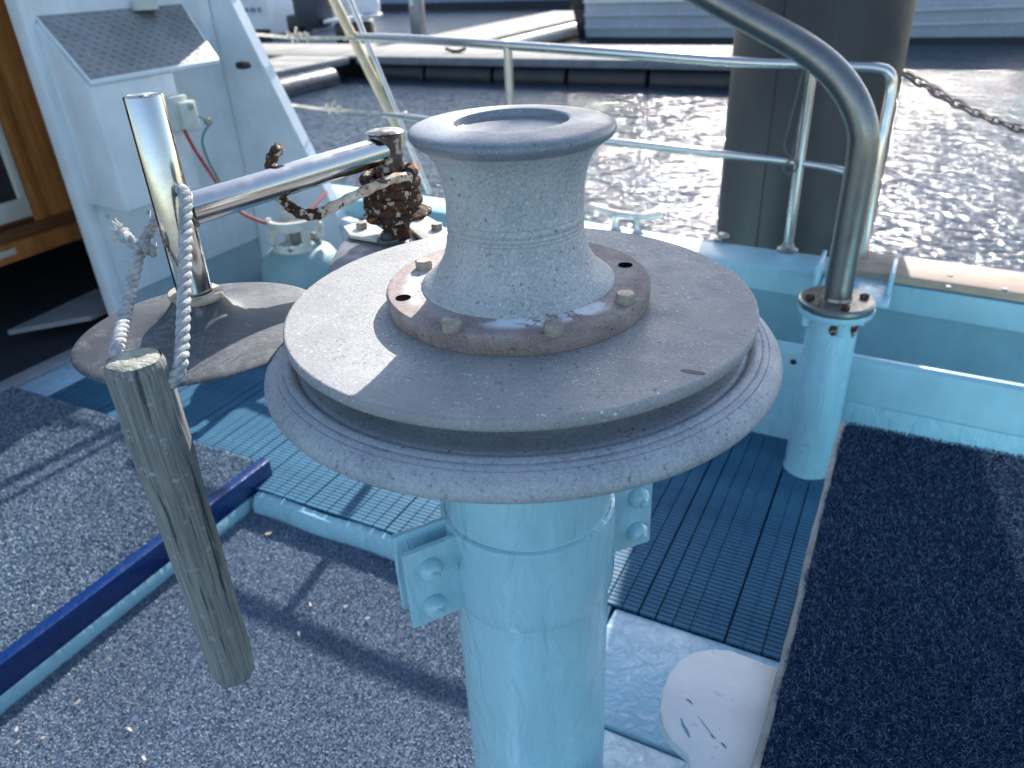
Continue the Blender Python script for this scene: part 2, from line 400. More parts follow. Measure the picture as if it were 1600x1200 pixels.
# raised platform on the left with navy edge
pl = thing('carpeted_platform', (-2.1, .4, -.08), 'raised platform with grey blue carpet and navy painted edge, left of the column', 'platform')
b = MB(); b.span(-2.70, -1.535, -1.2, 1.275, -.084, .043); b.build('carpet_backing', M_backs, pl)
b = MB(); b.span(-1.542, -1.508, -1.2, 1.285, -.018, .052, bev=.0035); b.build('navy_edge', M_navy, pl)
b = MB(); b.span(-1.534, -1.514, -1.2, 1.270, -.083, -.0185, bev=.003); b.build('kick_board', M_blue, pl)
lc = thing('floor_carpet', (-1.1, .4, -.08), 'grey blue speckled carpet on the lower deck, in the foreground', 'carpet')
b = MB(); b.span(-1.512, XP - .01, -1.2, 1.178, -.084, -.062); b.build('carpet_backing', M_backs, lc)

def fibres(parent, name, x0, x1, y0, y1, z, n, ln, wd, pal, lean=.9, keep=None):
    P = np.column_stack([rng.uniform(x0, x1, n), rng.uniform(y0, y1, n)])
    if keep is not None: P = P[keep(P)]
    n = len(P); ang = rng.uniform(0, 2 * PI, n); tilt = rng.uniform(.3, 1.25, n) * lean; L = ln * rng.uniform(.6, 1.25, n)
    d = np.column_stack([np.cos(ang) * np.sin(tilt), np.sin(ang) * np.sin(tilt), np.cos(tilt)]) * L[:, None]
    sa = ang + PI / 2 + rng.uniform(-.9, .9, n); s_ = np.column_stack([np.cos(sa), np.sin(sa), np.zeros(n)]) * (wd / 2)
    base = np.column_stack([P, np.full(n, z - .001)])
    mid = base + d * .6; tip = base + d + np.column_stack([np.cos(ang + 1), np.sin(ang + 1), np.full(n, -.35)]) * (L * .22)[:, None]
    V = np.stack([base - s_, base + s_, mid + s_ * .9, mid - s_ * .9, tip], 1).reshape(-1, 3) - np.array(parent['_o'])
    me = bpy.data.meshes.new(name); me.vertices.add(5 * n); me.vertices.foreach_set('co', V.ravel())
    I = np.arange(n) * 5
    loops = np.column_stack([I, I + 1, I + 2, I + 3, I + 3, I + 2, I + 4]).ravel()
    me.loops.add(7 * n); me.loops.foreach_set('vertex_index', loops.astype(np.int32))
    st = np.column_stack([np.arange(n) * 7, np.arange(n) * 7 + 4]).ravel(); me.polygons.add(2 * n)
    me.polygons.foreach_set('loop_start', st.astype(np.int32))
    me.update(calc_edges=True); me.validate()
    ca = me.color_attributes.new('Col', 'FLOAT_COLOR', 'POINT')
    cols = np.array(pal)[rng.integers(0, len(pal), n)] * rng.uniform(.75, 1.25, (n, 1))
    # slow drift of tone so that the pile shows wear
    ph = np.sin(P[:, 0] * 9 + 1.3) * np.sin(P[:, 1] * 7 + .4) + .6 * np.sin(P[:, 0] * 23 + P[:, 1] * 17)
    ph2 = np.sin(P[:, 0] * 3.1 + 2 * np.sin(P[:, 1] * 2.3)) + .7 * np.sin(P[:, 1] * 5.3 + 1.7 * np.sin(P[:, 0] * 4.1))
    cols = cols * (1 + .07 * ph + .09 * ph2)[:, None]
    C4 = np.repeat(np.column_stack([cols, np.ones(n)])[:, None, :], 5, 1).reshape(-1, 4)
    ca.data.foreach_set('color', C4.astype(np.float32).ravel())
    me.materials.append(M_fibre); o = bpy.data.objects.new(name, me); COL.objects.link(o); o.parent = parent
    return stuff(o)
PAL_L = [(.20, .265, .320), (.265, .330, .38), (.085, .14, .205), (.37, .43, .46), (.05, .09, .145), (.145, .21, .275), (.215, .28, .335)]
fibres(pl, 'carpet_pile', -2.69, -1.537, .15, 1.272, .044, 190000, .0065, .0024, PAL_L)
fibres(lc, 'carpet_pile', -1.51, XP - .012, .10, 1.176, -.062, 170000, .0062, .0022, PAL_L)

# litter on the carpets
for i, (px, py, z) in enumerate([(467, 990, -.055), (540, 948, -.055), (485, 945, -.055), (203, 1140, -.055), (122, 1097, -.055), (28, 1160, -.055), (225, 1185, -.055), (26, 1140, -.055), (67, 1153, -.055), (419, 834, -.055), (575, 966, -.055)]):
    p = at(px, py, z); b = MB(); a_ = random.uniform(0, PI)
    A = np.array([[math.cos(a_), math.sin(a_), .25], [-math.sin(a_), math.cos(a_), .1], [0, 0, 1.]])
    L = .011 if i == 9 else .006
    vs = [p + A[0] * L * math.cos(t) * (1 + .3 * math.sin(3 * t + i)) + A[1] * L * .45 * math.sin(t) + A[2] * hh for hh in (0, .0016) for t in np.linspace(0, 2 * PI, 7)[:-1]]
    b.add(vs, [tuple(range(5, -1, -1)), tuple(range(6, 12))] + [(k, (k + 1) % 6, 6 + (k + 1) % 6, 6 + k) for k in range(6)])
    tag(b.build('debris_flake', simple('flake%d' % i, (.62, .46, .34) if i == 9 else (.72, .62, .50), rough=.6)),
        'small brown leaf scrap lying in the shadow band on the lower carpet' if i == 9 else 'tiny pale flake of debris on the grey blue carpet', 'debris', 'flakes on the carpet')

# ---------------------------------------------------------------- carpet box at right
cb = thing('carpet_box', (.5, .6, -.08), 'box with dark navy carpet top and worn edge trim, in the right foreground', 'box')
b = MB(); b.span(-.030, 1.3, -.5, 1.452, -.083, .435, bev=.004); b.build('box_side', M_blue2, cb)
b = MB(); b.span(-.028, 1.298, -.498, 1.450, .4352, .4445); b.build('carpet_backing', M_backd, cb)
fr = []
for i in range(60):
    y = -.5 + 1.955 * i / 59; wv = .0007 * math.sin(i * .9) + .0005 * math.sin(i * 2.3 + 1) + (.002 if 38 < i < 44 else 0)
    fr.append(((-.034 + wv, y, .437), (1, 0, 0), (0, 0, 1)))
b = MB(); b.sweep([(-.006, -.02), (-.006, .006), (-.002, .010), (.004, .008), (.0055, -.02)], fr); b.build('edge_trim', M_trim, cb)
PAL_D = [(.014, .040, .090), (.024, .060, .130), (.007, .020, .052), (.055, .105, .18), (.012, .038, .09), (.020, .050, .11), (.17, .23, .30)]
edge = lambda P: P[:, 0] > -.029 + .0018 * np.sin(P[:, 1] * 31) + .0015 * np.sin(P[:, 1] * 83)
fibres(cb, 'carpet_pile', -.036, .62, .42, 1.456, .445, 260000, .0085, .0010, PAL_D, keep=edge)

# bait board under the trim
bb = []
for px, py in [(1030, 1108), (1034, 1080), (1046, 1050), (1062, 1030), (1085, 1018), (1112, 1013), (1142, 1015), (1222, 1046)]: bb.append(at(px, py, .405))
e_ = bb[-1]; bb += [np.array([-.020, .60, .405]), np.array([-.10, .595, .405])] + [at(px, py, .405) for px, py in [(1075, 1180), (1050, 1158), (1036, 1135)]]
bt = tag(MB().prism(bb, (0, 0, -.018), bev=.004).build('bait_board', M_bait), 'white plastic bait board with rounded corner and knife marks, under the box edge', 'board')
def smear(pts, wdt, mat, name='mark'):
    P = [at(px, py, .4058) for px, py in pts]; vs = []
    for i, p in enumerate(P):
        d = P[min(i + 1, len(P) - 1)] - P[max(i - 1, 0)]; d /= np.linalg.norm(d); nn = np.array([-d[1], d[0], 0]); wv = wdt * math.sin(PI * (i + .4) / (len(P) - .2))
        vs += [p - nn * wv, p + nn * wv]
    b = MB(); b.add(vs, [(2 * i, 2 * i + 1, 2 * i + 3, 2 * i + 2) for i in range(len(P) - 1)]); return b.build(name, mat, bt)
smear([(1064, 1122), (1067, 1132), (1071, 1138), (1075, 1146), (1078, 1152)], .0022, M_score, 'paint_smear')
smear([(1072, 1092), (1077, 1094), (1082, 1100)], .0011, M_scored, 'knife_mark'); smear([(1090, 1118), (1103, 1135), (1116, 1152)], .0005, M_scored, 'knife_mark')
smear([(1127, 1160), (1131, 1164), (1135, 1169)], .0013, M_scored, 'knife_mark'); smear([(1110, 1147), (1114, 1151), (1119, 1154)], .0010, M_scored, 'knife_mark')

# ---------------------------------------------------------------- bulwark, inner fence, gunwale
GX = [-5, -3, -1.9, -1.1, -.6, 0, .5, 1.5, 3, 4]; GY = [3.0, 2.95, 2.90, 2.78, 2.71, 2.68, 2.63, 2.5, 2.25, 2.05]
def gy(x): return float(np.interp(x, GX, GY))
def gys(x): return sum(gy(x + d) for d in (-.3, -.15, 0, .15, .3)) / 5
FX = [-5, -1, -.3, .6, 1.5, 3]; FY = [2.3, 2.12, 2.06, 2.015, 1.92, 1.7]
def fy(x): return float(np.interp(x, FX, FY))
bw = thing('bulwark', (-.5, 2.6, -.1), 'light blue painted steel bulwark with gunwale along the side of the boat', 'bulwark')
xs = np.linspace(-3.4, 4, 90)
b = MB(); b.sweep([(0, 0), (.022, .006), (.16, .006), (.19, -.006), (.196, -.03), (.188, -.085), (.02, -.085), (0, -.082)], [((x, gys(x) - .19, .354), (0, 1, 0), (0, 0, 1)) for x in xs]); b.build('gunwale_beam', M_blue2, bw)
b = MB(); b.sweep([(0, 0), (.03, 0), (.0, -.75), (-.06, -1.2), (-.10, -1.2), (-.06, -.5), (-.02, -.36)], [((x, gys(x) - .05, .272), (0, 1, 0), (0, 0, 1)) for x in xs]); b.build('hull_plating', M_blue2, bw)
b = MB(); b.sweep([(0, 0), (.02, 0), (.02, -1.1), (-.05, -1.1)], [((x, gys(x) + .0, .26), (0, 1, 0), (0, 0, 1)) for x in xs]); b.build('hull_skin', M_blue, bw)
xw = np.linspace(-.16, 4, 60)
b = MB(); b.sweep([(0, 0), (.185, 0), (.185, .022), (.18, .026), (.006, .026), (0, .022)], [((x, gys(x) - .187, .362), (0, 1, 0), (0, 0, 1)) for x in xw]); cap = b.build('timber_capping', M_cap, bw)
for px, py in [(1485, 430), (1482, 448), (1399, 412), (1570, 452)]:
    p = at(px, py, .389); b = MB(); b.lathe([(0, .003), (.006, .0025), (.008, 0)], 12, p); b.build('screw_head', M_ss, cap)
fn = thing('deck_fence', (-.3, 2.08, -.1), 'low light blue coaming wall inside the bulwark, behind the painted post', 'coaming')
xf = np.linspace(-1.25, 3, 60)
b = MB(); b.sweep([(0, -.1), (0, .272), (.006, .292), (.018, .300), (.034, .298), (.042, .28), (.042, -.1)], [((x, fy(x), 0), (0, 1, 0), (0, 0, 1)) for x in xf]); b.build('wall', M_blue2, fn)
b = MB(); b.sweep([(-.006, .0), (-.0005, .0), (-.0005, .165), (-.004, .168), (-.006, .16)], [((x, fy(x), 0.0), (0, 1, 0), (0, 0, 1)) for x in xf]); b.build('lower_plate', M_blue, fn)
b = MB(); q = on(1241, 562, (0, 2.07, 0), (0, 1, 0)); b.lathe([(0, .001), (.007, .001), (.009, 0)], 12, (q[0], fy(q[0]) - .0005, q[2]), ax=[(1, 0, 0), (0, 0, 1), (0, -1, 0)]); b.build('drain_hole', M_black, fn)

# cleat on the gunwale
cx = -.93; cy = gys(cx) - .075
ct = thing('mooring_cleat', (cx, cy, .361), 'stainless horn cleat bolted on the sunlit gunwale, behind the drum', 'cleat')
d1 = np.array([1, -.12, 0]); d1 /= np.linalg.norm(d1)
b = MB(); b.tube([np.array([cx, cy, .425]) + d1 * t * .15 + np.array([0, 0, .022 * t * t]) for t in np.linspace(-1, 1, 15)], [.007 + .006 * (1 - abs(t)) for t in np.linspace(-1, 1, 15)], 12); b.build('horn_bar', M_rail, ct)
for t in (-.045, .045):
    p = np.array([cx, cy, 0]) + d1 * t; b = MB(); b.lathe([(.026, .361), (.018, .370), (.011, .385), (.010, .405), (.016, .424)], 16, p); b.build('pillar', M_rail, ct)
# small fitting with a mooring pin next to the pile shadow edge
p = at(1130, 374, .362)
b = MB(); b.lathe([(.034, 0), (.034, .006), (.022, .010), (.018, .022), (0, .024)], 18, p); tag(b.build('deck_filler_cap', M_ss2), 'small round metal filler cap on the gunwale beside the black pile', 'cap')

# ---------------------------------------------------------------- guard rail
gl = thing('guard_rail', (-1.0, 2.68, .36), 'stainless guard rail with two bars and posts along the gunwale', 'rail')
RY = 2.68
def rl(px, py, y=RY): return on(px, py, (0, y, 0), (0, 1, 0))
top = [rl(560, 58, 2.80), rl(640, 61, 2.77), rl(793, 71, 2.72), rl(960, 83), rl(1150, 97), rl(1270, 101), rl(1330, 104)]
b = MB(); b.tube(spline(top + [rl(1372, 107), rl(1390, 116), rl(1392, 140), rl(1383, 190, 2.66), rl(1372, 250, 2.64), rl(1345, 420, 2.61)], 8), .0165, 14); b.build('top_bar', M_rail, gl)
mid = [rl(600, 179, 2.80), rl(660, 186, 2.77), rl(793, 203, 2.72), rl(960, 222), rl(1150, 243), rl(1230, 252), rl(1290, 261), rl(1325, 270)]
b = MB(); b.tube(spline(mid, 8), .0135, 12); b.build('middle_bar', M_rail, gl)
for px, z1 in ((793, None), (1270, None)):
    t_ = rl(px, 101 if px > 1000 else 71, RY if px > 1000 else 2.72); f_ = np.array([t_[0], t_[1], .36])
    b = MB(); b.tube([f_, t_], .0165, 14); st = b.build('post', M_rail, gl)
    b = MB(); b.lathe([(.036, .3585), (.036, .366), (.022, .374), (.017, .39)], 18, (f_[0], f_[1], 0)); b.build('base_flange', M_ss2, st)
# cord hanging on the post
c0 = rl(1253, 110, 2.66); c1 = rl(1236, 250, 2.655)
cord = spline([rl(1255, 108, 2.655), rl(1245, 150, 2.65), rl(1232, 200, 2.65), rl(1226, 232, 2.65), rl(1240, 250, 2.655), rl(1246, 262, 2.65), rl(1232, 272, 2.65), rl(1224, 262, 2.65), rl(1236, 246, 2.65), rl(1243, 215, 2.655), rl(1256, 150, 2.655), rl(1260, 108, 2.655)], 8)
b = MB(); b.tube(cord, .0032, 8); tag(b.build('cord', simple('grey_cord', (.14, .14, .13), rough=.9)), 'thin dark cord looped on the rail post in front of the pile', 'cord')

# leaning stainless stay with a yellow pole lashed to it
sy = thing('raked_stay', rl(668, 296, 3.0), 'raked stainless stay with varnished yellow pole beside it, left of the drum', 'stay')
P0, P1 = rl(668, 296, 3.0), rl(530, -40, 3.0); dd = (P1 - P0)
b = MB(); b.tube([P0 - dd * .02, P1 + dd * .3], .0125, 14); b.build('tube', M_ss, sy)
b = MB(); Q0, Q1 = rl(632, 222, 2.985), rl(502, -40, 2.985); b.tube([Q0 + (Q1 - Q0) * t for t in np.linspace(0, 1.3, 8)], [.017, .021, .022, .021, .022, .021, .022, .022], 14); b.build('pole', M_bamboo, sy)
for px, py in ((624, 180), (548, 57)):
    q = rl(px, py, 2.993); ax = (P1 - P0) / np.linalg.norm(P1 - P0); xx = np.array([1, 0, 0]) - ax * ax[0]; xx /= np.linalg.norm(xx); yy = np.cross(ax, xx)
    b = MB(); b.tube([q + xx * .036 * math.cos(t) + yy * .03 * math.sin(t) for t in np.linspace(0, 2 * PI, 25)[:-1]], .0055, 8, closed=True); b.build('lashing', M_bamboo, sy)

def twisted(b, path, R_, n=6, pitch=.022, strands=3, per=.0035):
    path = [np.array(p) for p in path]; L = [0]
    for p, q in zip(path, path[1:]): L.append(L[-1] + np.linalg.norm(q - p))
    m_ = max(int(L[-1] / per), 4); ss = np.linspace(0, L[-1], m_); P = np.column_stack([np.interp(ss, L, [p[i] for p in path]) for i in range(3)])
    T = np.gradient(P, axis=0); T /= np.linalg.norm(T, axis=1)[:, None]
    N = np.cross(T[0], [.3, .2, .9]); N /= np.linalg.norm(N); F = []
    for t in T:
        N = N - t * (N @ t); N /= np.linalg.norm(N); F.append((N.copy(), np.cross(t, N)))
    for k in range(strands):
        pts = []
        for i in range(m_):
            a_ = 2 * PI * (ss[i] / pitch + k / strands); pts.append(P[i] + R_ * .52 * (F[i][0] * math.cos(a_) + F[i][1] * math.sin(a_)))
        b.tube(pts, R_ * .55, n)
    return b
# white line tied from the cabin to the stay
b = MB(); twisted(b, [rl(300, 50, 2.86), rl(390, 53, 2.86), rl(450, 58, 2.86), rl(480, 60, 2.86), rl(552, 59, 2.86)], .008, pitch=.05, per=.012)
for i in range(16):
    q = rl(448 + i * 2.3, 56 + 5 * math.sin(i * 1.9), 2.86 + .012 * math.cos(i * 2.1)); b.tube([q, q + np.array([.014 * math.cos(i), .012 * math.sin(i * 2), .022 * math.sin(i * 1.3)])], .007, 6)
tag(b.build('lifeline_rope', M_whiterope), 'white lifeline rope with a knot, between cabin wing and yellow pole, upper one', 'rope')
b = MB(); twisted(b, [rl(430, 160, 2.86), rl(500, 170, 2.86), rl(540, 173, 2.86), rl(592, 176, 2.86)], .007, pitch=.05, per=.012)
for i in range(12):
    q = rl(505 + i * 2.4, 169 + 4 * math.sin(i * 1.9), 2.86); b.tube([q, q + np.array([.012 * math.cos(i), .01, .018 * math.sin(i * 1.3)])], .006, 6)
tag(b.build('lifeline_rope', M_whiterope), 'thin knotted rope over the dark water, lower of the two lifelines', 'rope')

# ---------------------------------------------------------------- davit on painted post
dc = np.array([-.114, 1.935, 0])
dv = thing('davit', dc, 'bent steel davit pipe on light blue post at the right', 'davit')
b = MB(); b.lathe([(.068, -.03), (.0655, .004), (.0625, .012), (.0618, .10), (.0615, .40), (.0615, .478)], 40, dc); b.build('post', M_blue, dv)
b = MB(); b.lathe([(.05, .474), (.088, .476), (.092, .482), (.092, .494), (.05, .4945)], 48, dc); b.build('lower_flange', M_blue, dv)
b = MB(); b.lathe([(.02, .495), (.086, .495), (.090, .499), (.090, .508), (.085, .512), (.036, .513), (.034, .52)], 48, dc); b.build('upper_flange', M_ss2, dv)
for k in range(4):
    a_ = .4 + k * PI / 2; q = dc + np.array([.066 * math.cos(a_), .066 * math.sin(a_), 0])
    b = MB(); b.lathe([(.011, .512), (.011, .521), (0, .522)], 6, q); b.build('bolt', M_rust, dv)
    b = MB(); b.lathe([(.012, .44), (.012, .474)], 6, q); b.build('bolt', M_blue, dv)
for s_, l_ in ((-.35, .026), (.55, .04), (-.15, .03), (.75, .02)):
    # rust blooms under the flange
    a_ = -PI / 2 + TH + s_; q = dc + np.array([.0618 * math.cos(a_), .0618 * math.sin(a_), .456]); rd = np.array([math.cos(a_), math.sin(a_), 0]); tg = np.array([-math.sin(a_), math.cos(a_), 0])
    vs = [q + tg * .012 * math.cos(t) * (1 + .3 * math.sin(2 * t + s_)) + np.array([0, 0, l_ * .6 * math.sin(t) * (1 + .35 * math.sin(3 * t))]) for t in np.linspace(0, 2 * PI, 15)[:-1]]
    b = MB(); b.prism(vs, rd * .0015); b.build('rust_patch', M_rust, dv)
Nn = (.3, 1, 0)
pp = [on(px, py, (dc[0], dc[1], .5), Nn) for px, py in [(1350, 222), (1347, 195), (1337, 165), (1320, 135), (1297, 108), (1268, 84), (1230, 60), (1160, 22), (1090, -16), (1000, -62), (880, -120)]]
b = MB(); b.tube([dc + [0, 0, .50], dc + [0, 0, .62], dc + [0, 0, .75], dc + [0, 0, .85]] + spline(pp, 6)[1:], .0335, 24); b.build('pipe', M_ss2, dv)
b = MB(); b.span(dc[0] - .08, dc[0] + .12, 2.30, 2.52, .350, .366, bev=.004); b.build('tie_plate', M_blue, dv)
for xo in (.105, -.10):
    b = MB(); b.span(dc[0] + xo, dc[0] + xo + .014, 2.36, 2.515, .335, .435, bev=.004); b.build('tie_bracket', M_blue, dv)

# ---------------------------------------------------------------- pot hauler
AX = np.array([-.306, .586, 0])
ph = thing('pot_hauler', AX + [0, 0, -.08], 'pot hauler with cast metal drum and round plates on light blue column', 'hauler')
drum = [(.088, 1.036), (.088, 1.0405), (.0835, 1.0445), (.0755, 1.0505), (.0700, 1.058), (.0655, 1.066), (.0627, 1.076), (.0611, 1.085)]
for zg in (1.0885, 1.0915, 1.0955, 1.1025):
    drum += [(.0607, zg - .0013), (.0598, zg - .0004), (.0598, zg + .0004), (.0607, zg + .0013)]
drum += [(.0603, 1.107), (.0602, 1.116), (.0609, 1.126), (.0624, 1.136), (.0650, 1.1455), (.0688, 1.1535), (.0738, 1.1598), (.0790, 1.1640)]
rim = [(.0792, 1.1641), (.0838, 1.1672), (.0860, 1.1698), (.0867, 1.1722), (.0862, 1.1746), (.0845, 1.1764), (.080, 1.1782), (.072, 1.1796), (.060, 1.1803), (.0515, 1.1803), (.0490, 1.1800), (.0482, 1.1790), (.0478, 1.1775), (.0474, 1.1748), (.0465, 1.1736), (.0445, 1.1730), (.035, 1.1726), (.02, 1.1724), (0, 1.1724)]
wd_ = lambda t, k: 1 + .0012 * math.sin(3 * t) + .0008 * math.sin(11 * t)
b = MB(); b.lathe(drum, 128, AX, wob=wd_); b.build('drum', M_drum, ph, angle=50)
b = MB(); b.lathe(rim, 128, AX, wob=wd_); b.build('drum_rim', M_rim, ph, angle=50)
b = MB(); b.lathe([(.05, 1.0205), (.1185, 1.0205), (.1195, 1.022), (.1205, 1.036), (.1200, 1.0380), (.1188, 1.0391), (.1178, 1.0392), (.115, 1.0392), (.05, 1.0392)], 128, AX, wob=lambda t, k: 1 + .0012 * math.sin(7 * t) + .001 * math.sin(23 * t + k)); ring = b.build('flange_ring', M_ring, ph)
b = MB(); b.lathe([(.06, 1.0095), (.2115, 1.0095), (.2130, 1.0100), (.2143, 1.0115), (.2147, 1.0135), (.2147, 1.0165), (.2143, 1.0188), (.2134, 1.0199), (.2122, 1.0203), (.2112, 1.0203), (.2, 1.0203), (.05, 1.0203)], 160, AX); b.build('upper_plate', M_plate, ph, angle=60)
low = [(.10, 1.0093), (.1580, 1.0093), (.1605, 1.003), (.1660, .9965), (.1750, .9912), (.1860, .9880), (.1960, .9872), (.2050, .9880), (.2068, .9878), (.2080, .9868), (.2090, .9858), (.2102, .9868), (.2118, .9890), (.2138, .9900), (.2160, .9897), (.2185, .9888), (.2200, .9876), (.2212, .9880), (.2240, .9868), (.2260, .9854), (.2272, .9857), (.2310, .9836), (.2350, .9806), (.2379, .9768), (.2393, .9728), (.2391, .9694), (.2376, .9662), (.2320, .9635), (.20, .955), (.12, .93), (.089, .90)]
b = MB(); b.lathe(low, 160, AX); b.build('lower_sheave', M_sheave, ph, angle=42)
b = MB(); b.lathe([(.10, .98), (.10, 1.0094)], 64, AX); b.build('hub', M_sheave, ph)
def axial(deg, r): return AX + (RIGHT * math.cos(math.radians(deg)) + FWD * math.sin(math.radians(deg))) * r
def hexbolt(p, z, R_, h, parent, mat=M_bolt, tilt=0):
    b = MB(); b.lathe([(R_, z), (R_, z + h * .8), (R_ * .86, z + h), (R_ * .3, z + h * 1.02), (0, z + h * .98)], 6, p, ax=[(math.cos(tilt), math.sin(tilt), 0), (-math.sin(tilt), math.cos(tilt), 0), (0, 0, 1)])
    return b.build('bolt', mat, parent)
for px, py in [(662, 412), (977, 464), (705, 506), (865, 511)]:
    p = at(px, py, 1.044); hexbolt((p[0], p[1], 0), 1.039, .0088, .0088, ph, tilt=px)
p = at(800, 402, 1.044); hexbolt((p[0], p[1], 0), 1.039, .0088, .0088, ph)
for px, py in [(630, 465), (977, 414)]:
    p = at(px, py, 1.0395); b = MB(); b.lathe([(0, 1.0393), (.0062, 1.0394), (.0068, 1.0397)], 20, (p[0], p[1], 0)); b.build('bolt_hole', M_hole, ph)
p = at(1083, 581, 1.0206); b = MB(); b.prism([np.array([p[0], p[1], 1.0203]) + RIGHT * .0085 * math.cos(t) * (1 + .1 * math.sin(2 * t)) + FWD * (.0028 * math.sin(t) - .004 * math.cos(t)) for t in np.linspace(0, 2 * PI, 17)[:-1]], (0, 0, .0004)); b.build('stain_spot', simple('brown_stain', (.17, .14, .125), rough=.8), ph)
# column: motor housing, clamp collar, pipe
b = MB(); b.lathe([(.0895, .935), (.0897, .90), (.0895, .786)], 72, AX); b.build('housing', M_blue, ph)
b = MB(); b.lathe([(.0897, .7905), (.0935, .7890), (.0945, .784), (.0945, .74), (.0940, .700), (.0925, .688), (.0880, .676)], 96, AX, wob=lambda t, k: 1 + .006 * math.sin(3 * t + 1) * (k > 2) + .003 * math.sin(7 * t + k)); b.build('clamp_collar', M_blue, ph)
b = MB(); b.lathe([(.0882, .70), (.0876, .5), (.0872, .2), (.0875, -.07), (.12, -.07), (.12, -.082)], 72, AX, wob=lambda t, k: 1 + .002 * math.sin(5 * t + k)); b.build('column', M_blue, ph)
b = MB()
for dg, up in ((205, 0), (18, .008)):
    pass
for sgn, dg in ((-1, 207), (1, 20)):
    a_ = math.radians(dg); rd = RIGHT * math.cos(a_) + FWD * math.sin(a_); tg = np.array([-rd[1], rd[0], 0])
    for k in (-1, 1):
        c = AX + rd * .118 + tg * k * .0135 + np.array([0, 0, .737 + (.004 if k * sgn > 0 else 0)])
        b = MB(); b.box(c, (.066 if sgn < 0 else .056, .0085, .100), ax=[rd, tg, (0, 0, 1)], bev=.0028); lg = b.build('clamp_lug', M_blue, ph)
        for zz in (.712, .762):
            q = AX + rd * .126 + tg * k * .0180 + np.array([0, 0, zz])
            b = MB(); b.lathe([(.0125, 0), (.0122, .007), (.009, .0125), (.006, .014), (.0045, .018), (0, .0185)], 12, q, ax=[(0, 0, 1), rd, tg * k] if k > 0 else [rd, (0, 0, 1), tg * k]); b.build('bolt', M_blue, lg)
b = MB(); rd = RIGHT * math.cos(math.radians(165)) + FWD * math.sin(math.radians(165))
b.box(AX + rd * .092 + [0, 0, .80], (.012, .02, .20), ax=[rd, np.array([-rd[1], rd[0], 0]), (0, 0, 1)], bev=.003); b.build('weld_rib', M_blue, ph)

# ---------------------------------------------------------------- pinch arm with rubber disc
C = O(-.309, .716, 0); PC = O(-.135, .94, 0)
pa = thing('pinch_arm', PC + [0, 0, .96], 'stainless spring arm with upright handle and black rubber disc, left of hauler', 'arm')
rub = [(0, 1.018), (.022, 1.017), (.027, 1.010), (.033, 1.0025), (.043, .9975), (.065, .9940), (.095, .9890), (.116, .9847), (.1215, .9830), (.1228, .9817), (.1222, .9805), (.10, .9840), (.05, .991), (0, .993)]
b = MB(); b.lathe(rub, 96, C, wob=lambda t, k: 1 + .006 * math.sin(2 * t + .5) + .004 * math.sin(5 * t)); b.build('rubber_disc', M_rubber, pa, angle=40)
b = MB(); b.lathe([(.0165, 1.012), (.0265, 1.0165), (.0275, 1.0195), (.0265, 1.0215), (.017, 1.0225)], 32, C, wob=lambda t, k: 1 + .12 * math.sin(2 * t + 2)); b.build('hub_collar', simple('aged_plastic_collar', (.55, .50, .40), (.32, .24, .15), rough=.7, scale=60), pa)
tr = .0168
b = MB(); b.lathe([(tr - .002, 1.000), (tr, 1.000), (tr, 1.2055), (tr - .0006, 1.2066), (tr - .0022, 1.2066), (tr - .0026, 1.204), (tr - .0026, 1.185), (0, 1.183)], 48, C); b.build('handle_tube', M_ss, pa, angle=40)
HZ = 1.1005
ad = (PC - C); ad[2] = 0; LA = np.linalg.norm(ad); ad /= LA; an = np.array([-ad[1], ad[0], 0])
b = MB(); b.tube([C + ad * .012 + [0, 0, HZ], PC - ad * .004 + [0, 0, HZ + .002]], .0160, 40); b.build('arm_tube', M_ss, pa)
b = MB(); b.tube([C + ad * (math.sqrt(.0172 ** 2 - (.0163 * math.cos(t)) ** 2) + .0006) + an * .0163 * math.cos(t) + np.array([0, 0, HZ + .0163 * math.sin(t)]) for t in np.linspace(0, 2 * PI, 33)[:-1]], .0022, 8, closed=True); b.build('weld_bead', M_ss2, pa)
# head plate, coil spring, post, bracket
b = MB(); b.lathe([(.0, 1.121), (.0185, 1.121), (.0190, 1.1195), (.0190, 1.079)], 28, PC); b.lathe([(.021, 1.1212), (.023, 1.1228), (.021, 1.1240), (0, 1.1242)], 28, PC); b.build('pivot_cap', simple('flaking_chrome', (.42, .42, .41), (.07, .055, .05), rough=.4, metal=.7, scale=60, lo=.48, hi=.56), pa)
turn = 4.0; pts = []
for i in range(int(turn * 28) + 1):
    t = 2 * PI * i / 28; pts.append(PC + np.array([.029 * math.cos(t), .029 * math.sin(t), 1.076 - .0118 * i / 28]) * [1, 1, 1])
lead = [PC - ad * .10 + an * .012 + [0, 0, 1.066], PC - ad * .06 + an * .022 + [0, 0, 1.073]]
b = MB(); b.tube(pts, [.0072 + .0012 * math.sin(i * 1.9) + .0006 * math.sin(i * 5.3) for i in range(len(pts))], 10); b.build('coil_spring', M_rust, pa)
sp_s = np.array(pts[0])
leg = spline([PC + ad * .004 - an * .029 + [0, 0, 1.072], PC - ad * .025 - an * .029 + [0, 0, 1.076], PC - ad * .065 - an * .026 + [0, 0, 1.072], PC - ad * .105 - an * .022 + [0, 0, 1.066], PC - ad * .130 - an * .014 + [0, 0, 1.060]], 6)
b = MB(); b.tube(leg, [.0058 + .0006 * math.sin(i * 1.7) for i in range(len(leg))], 10); b.build('spring_leg', M_rustpaint, pa)
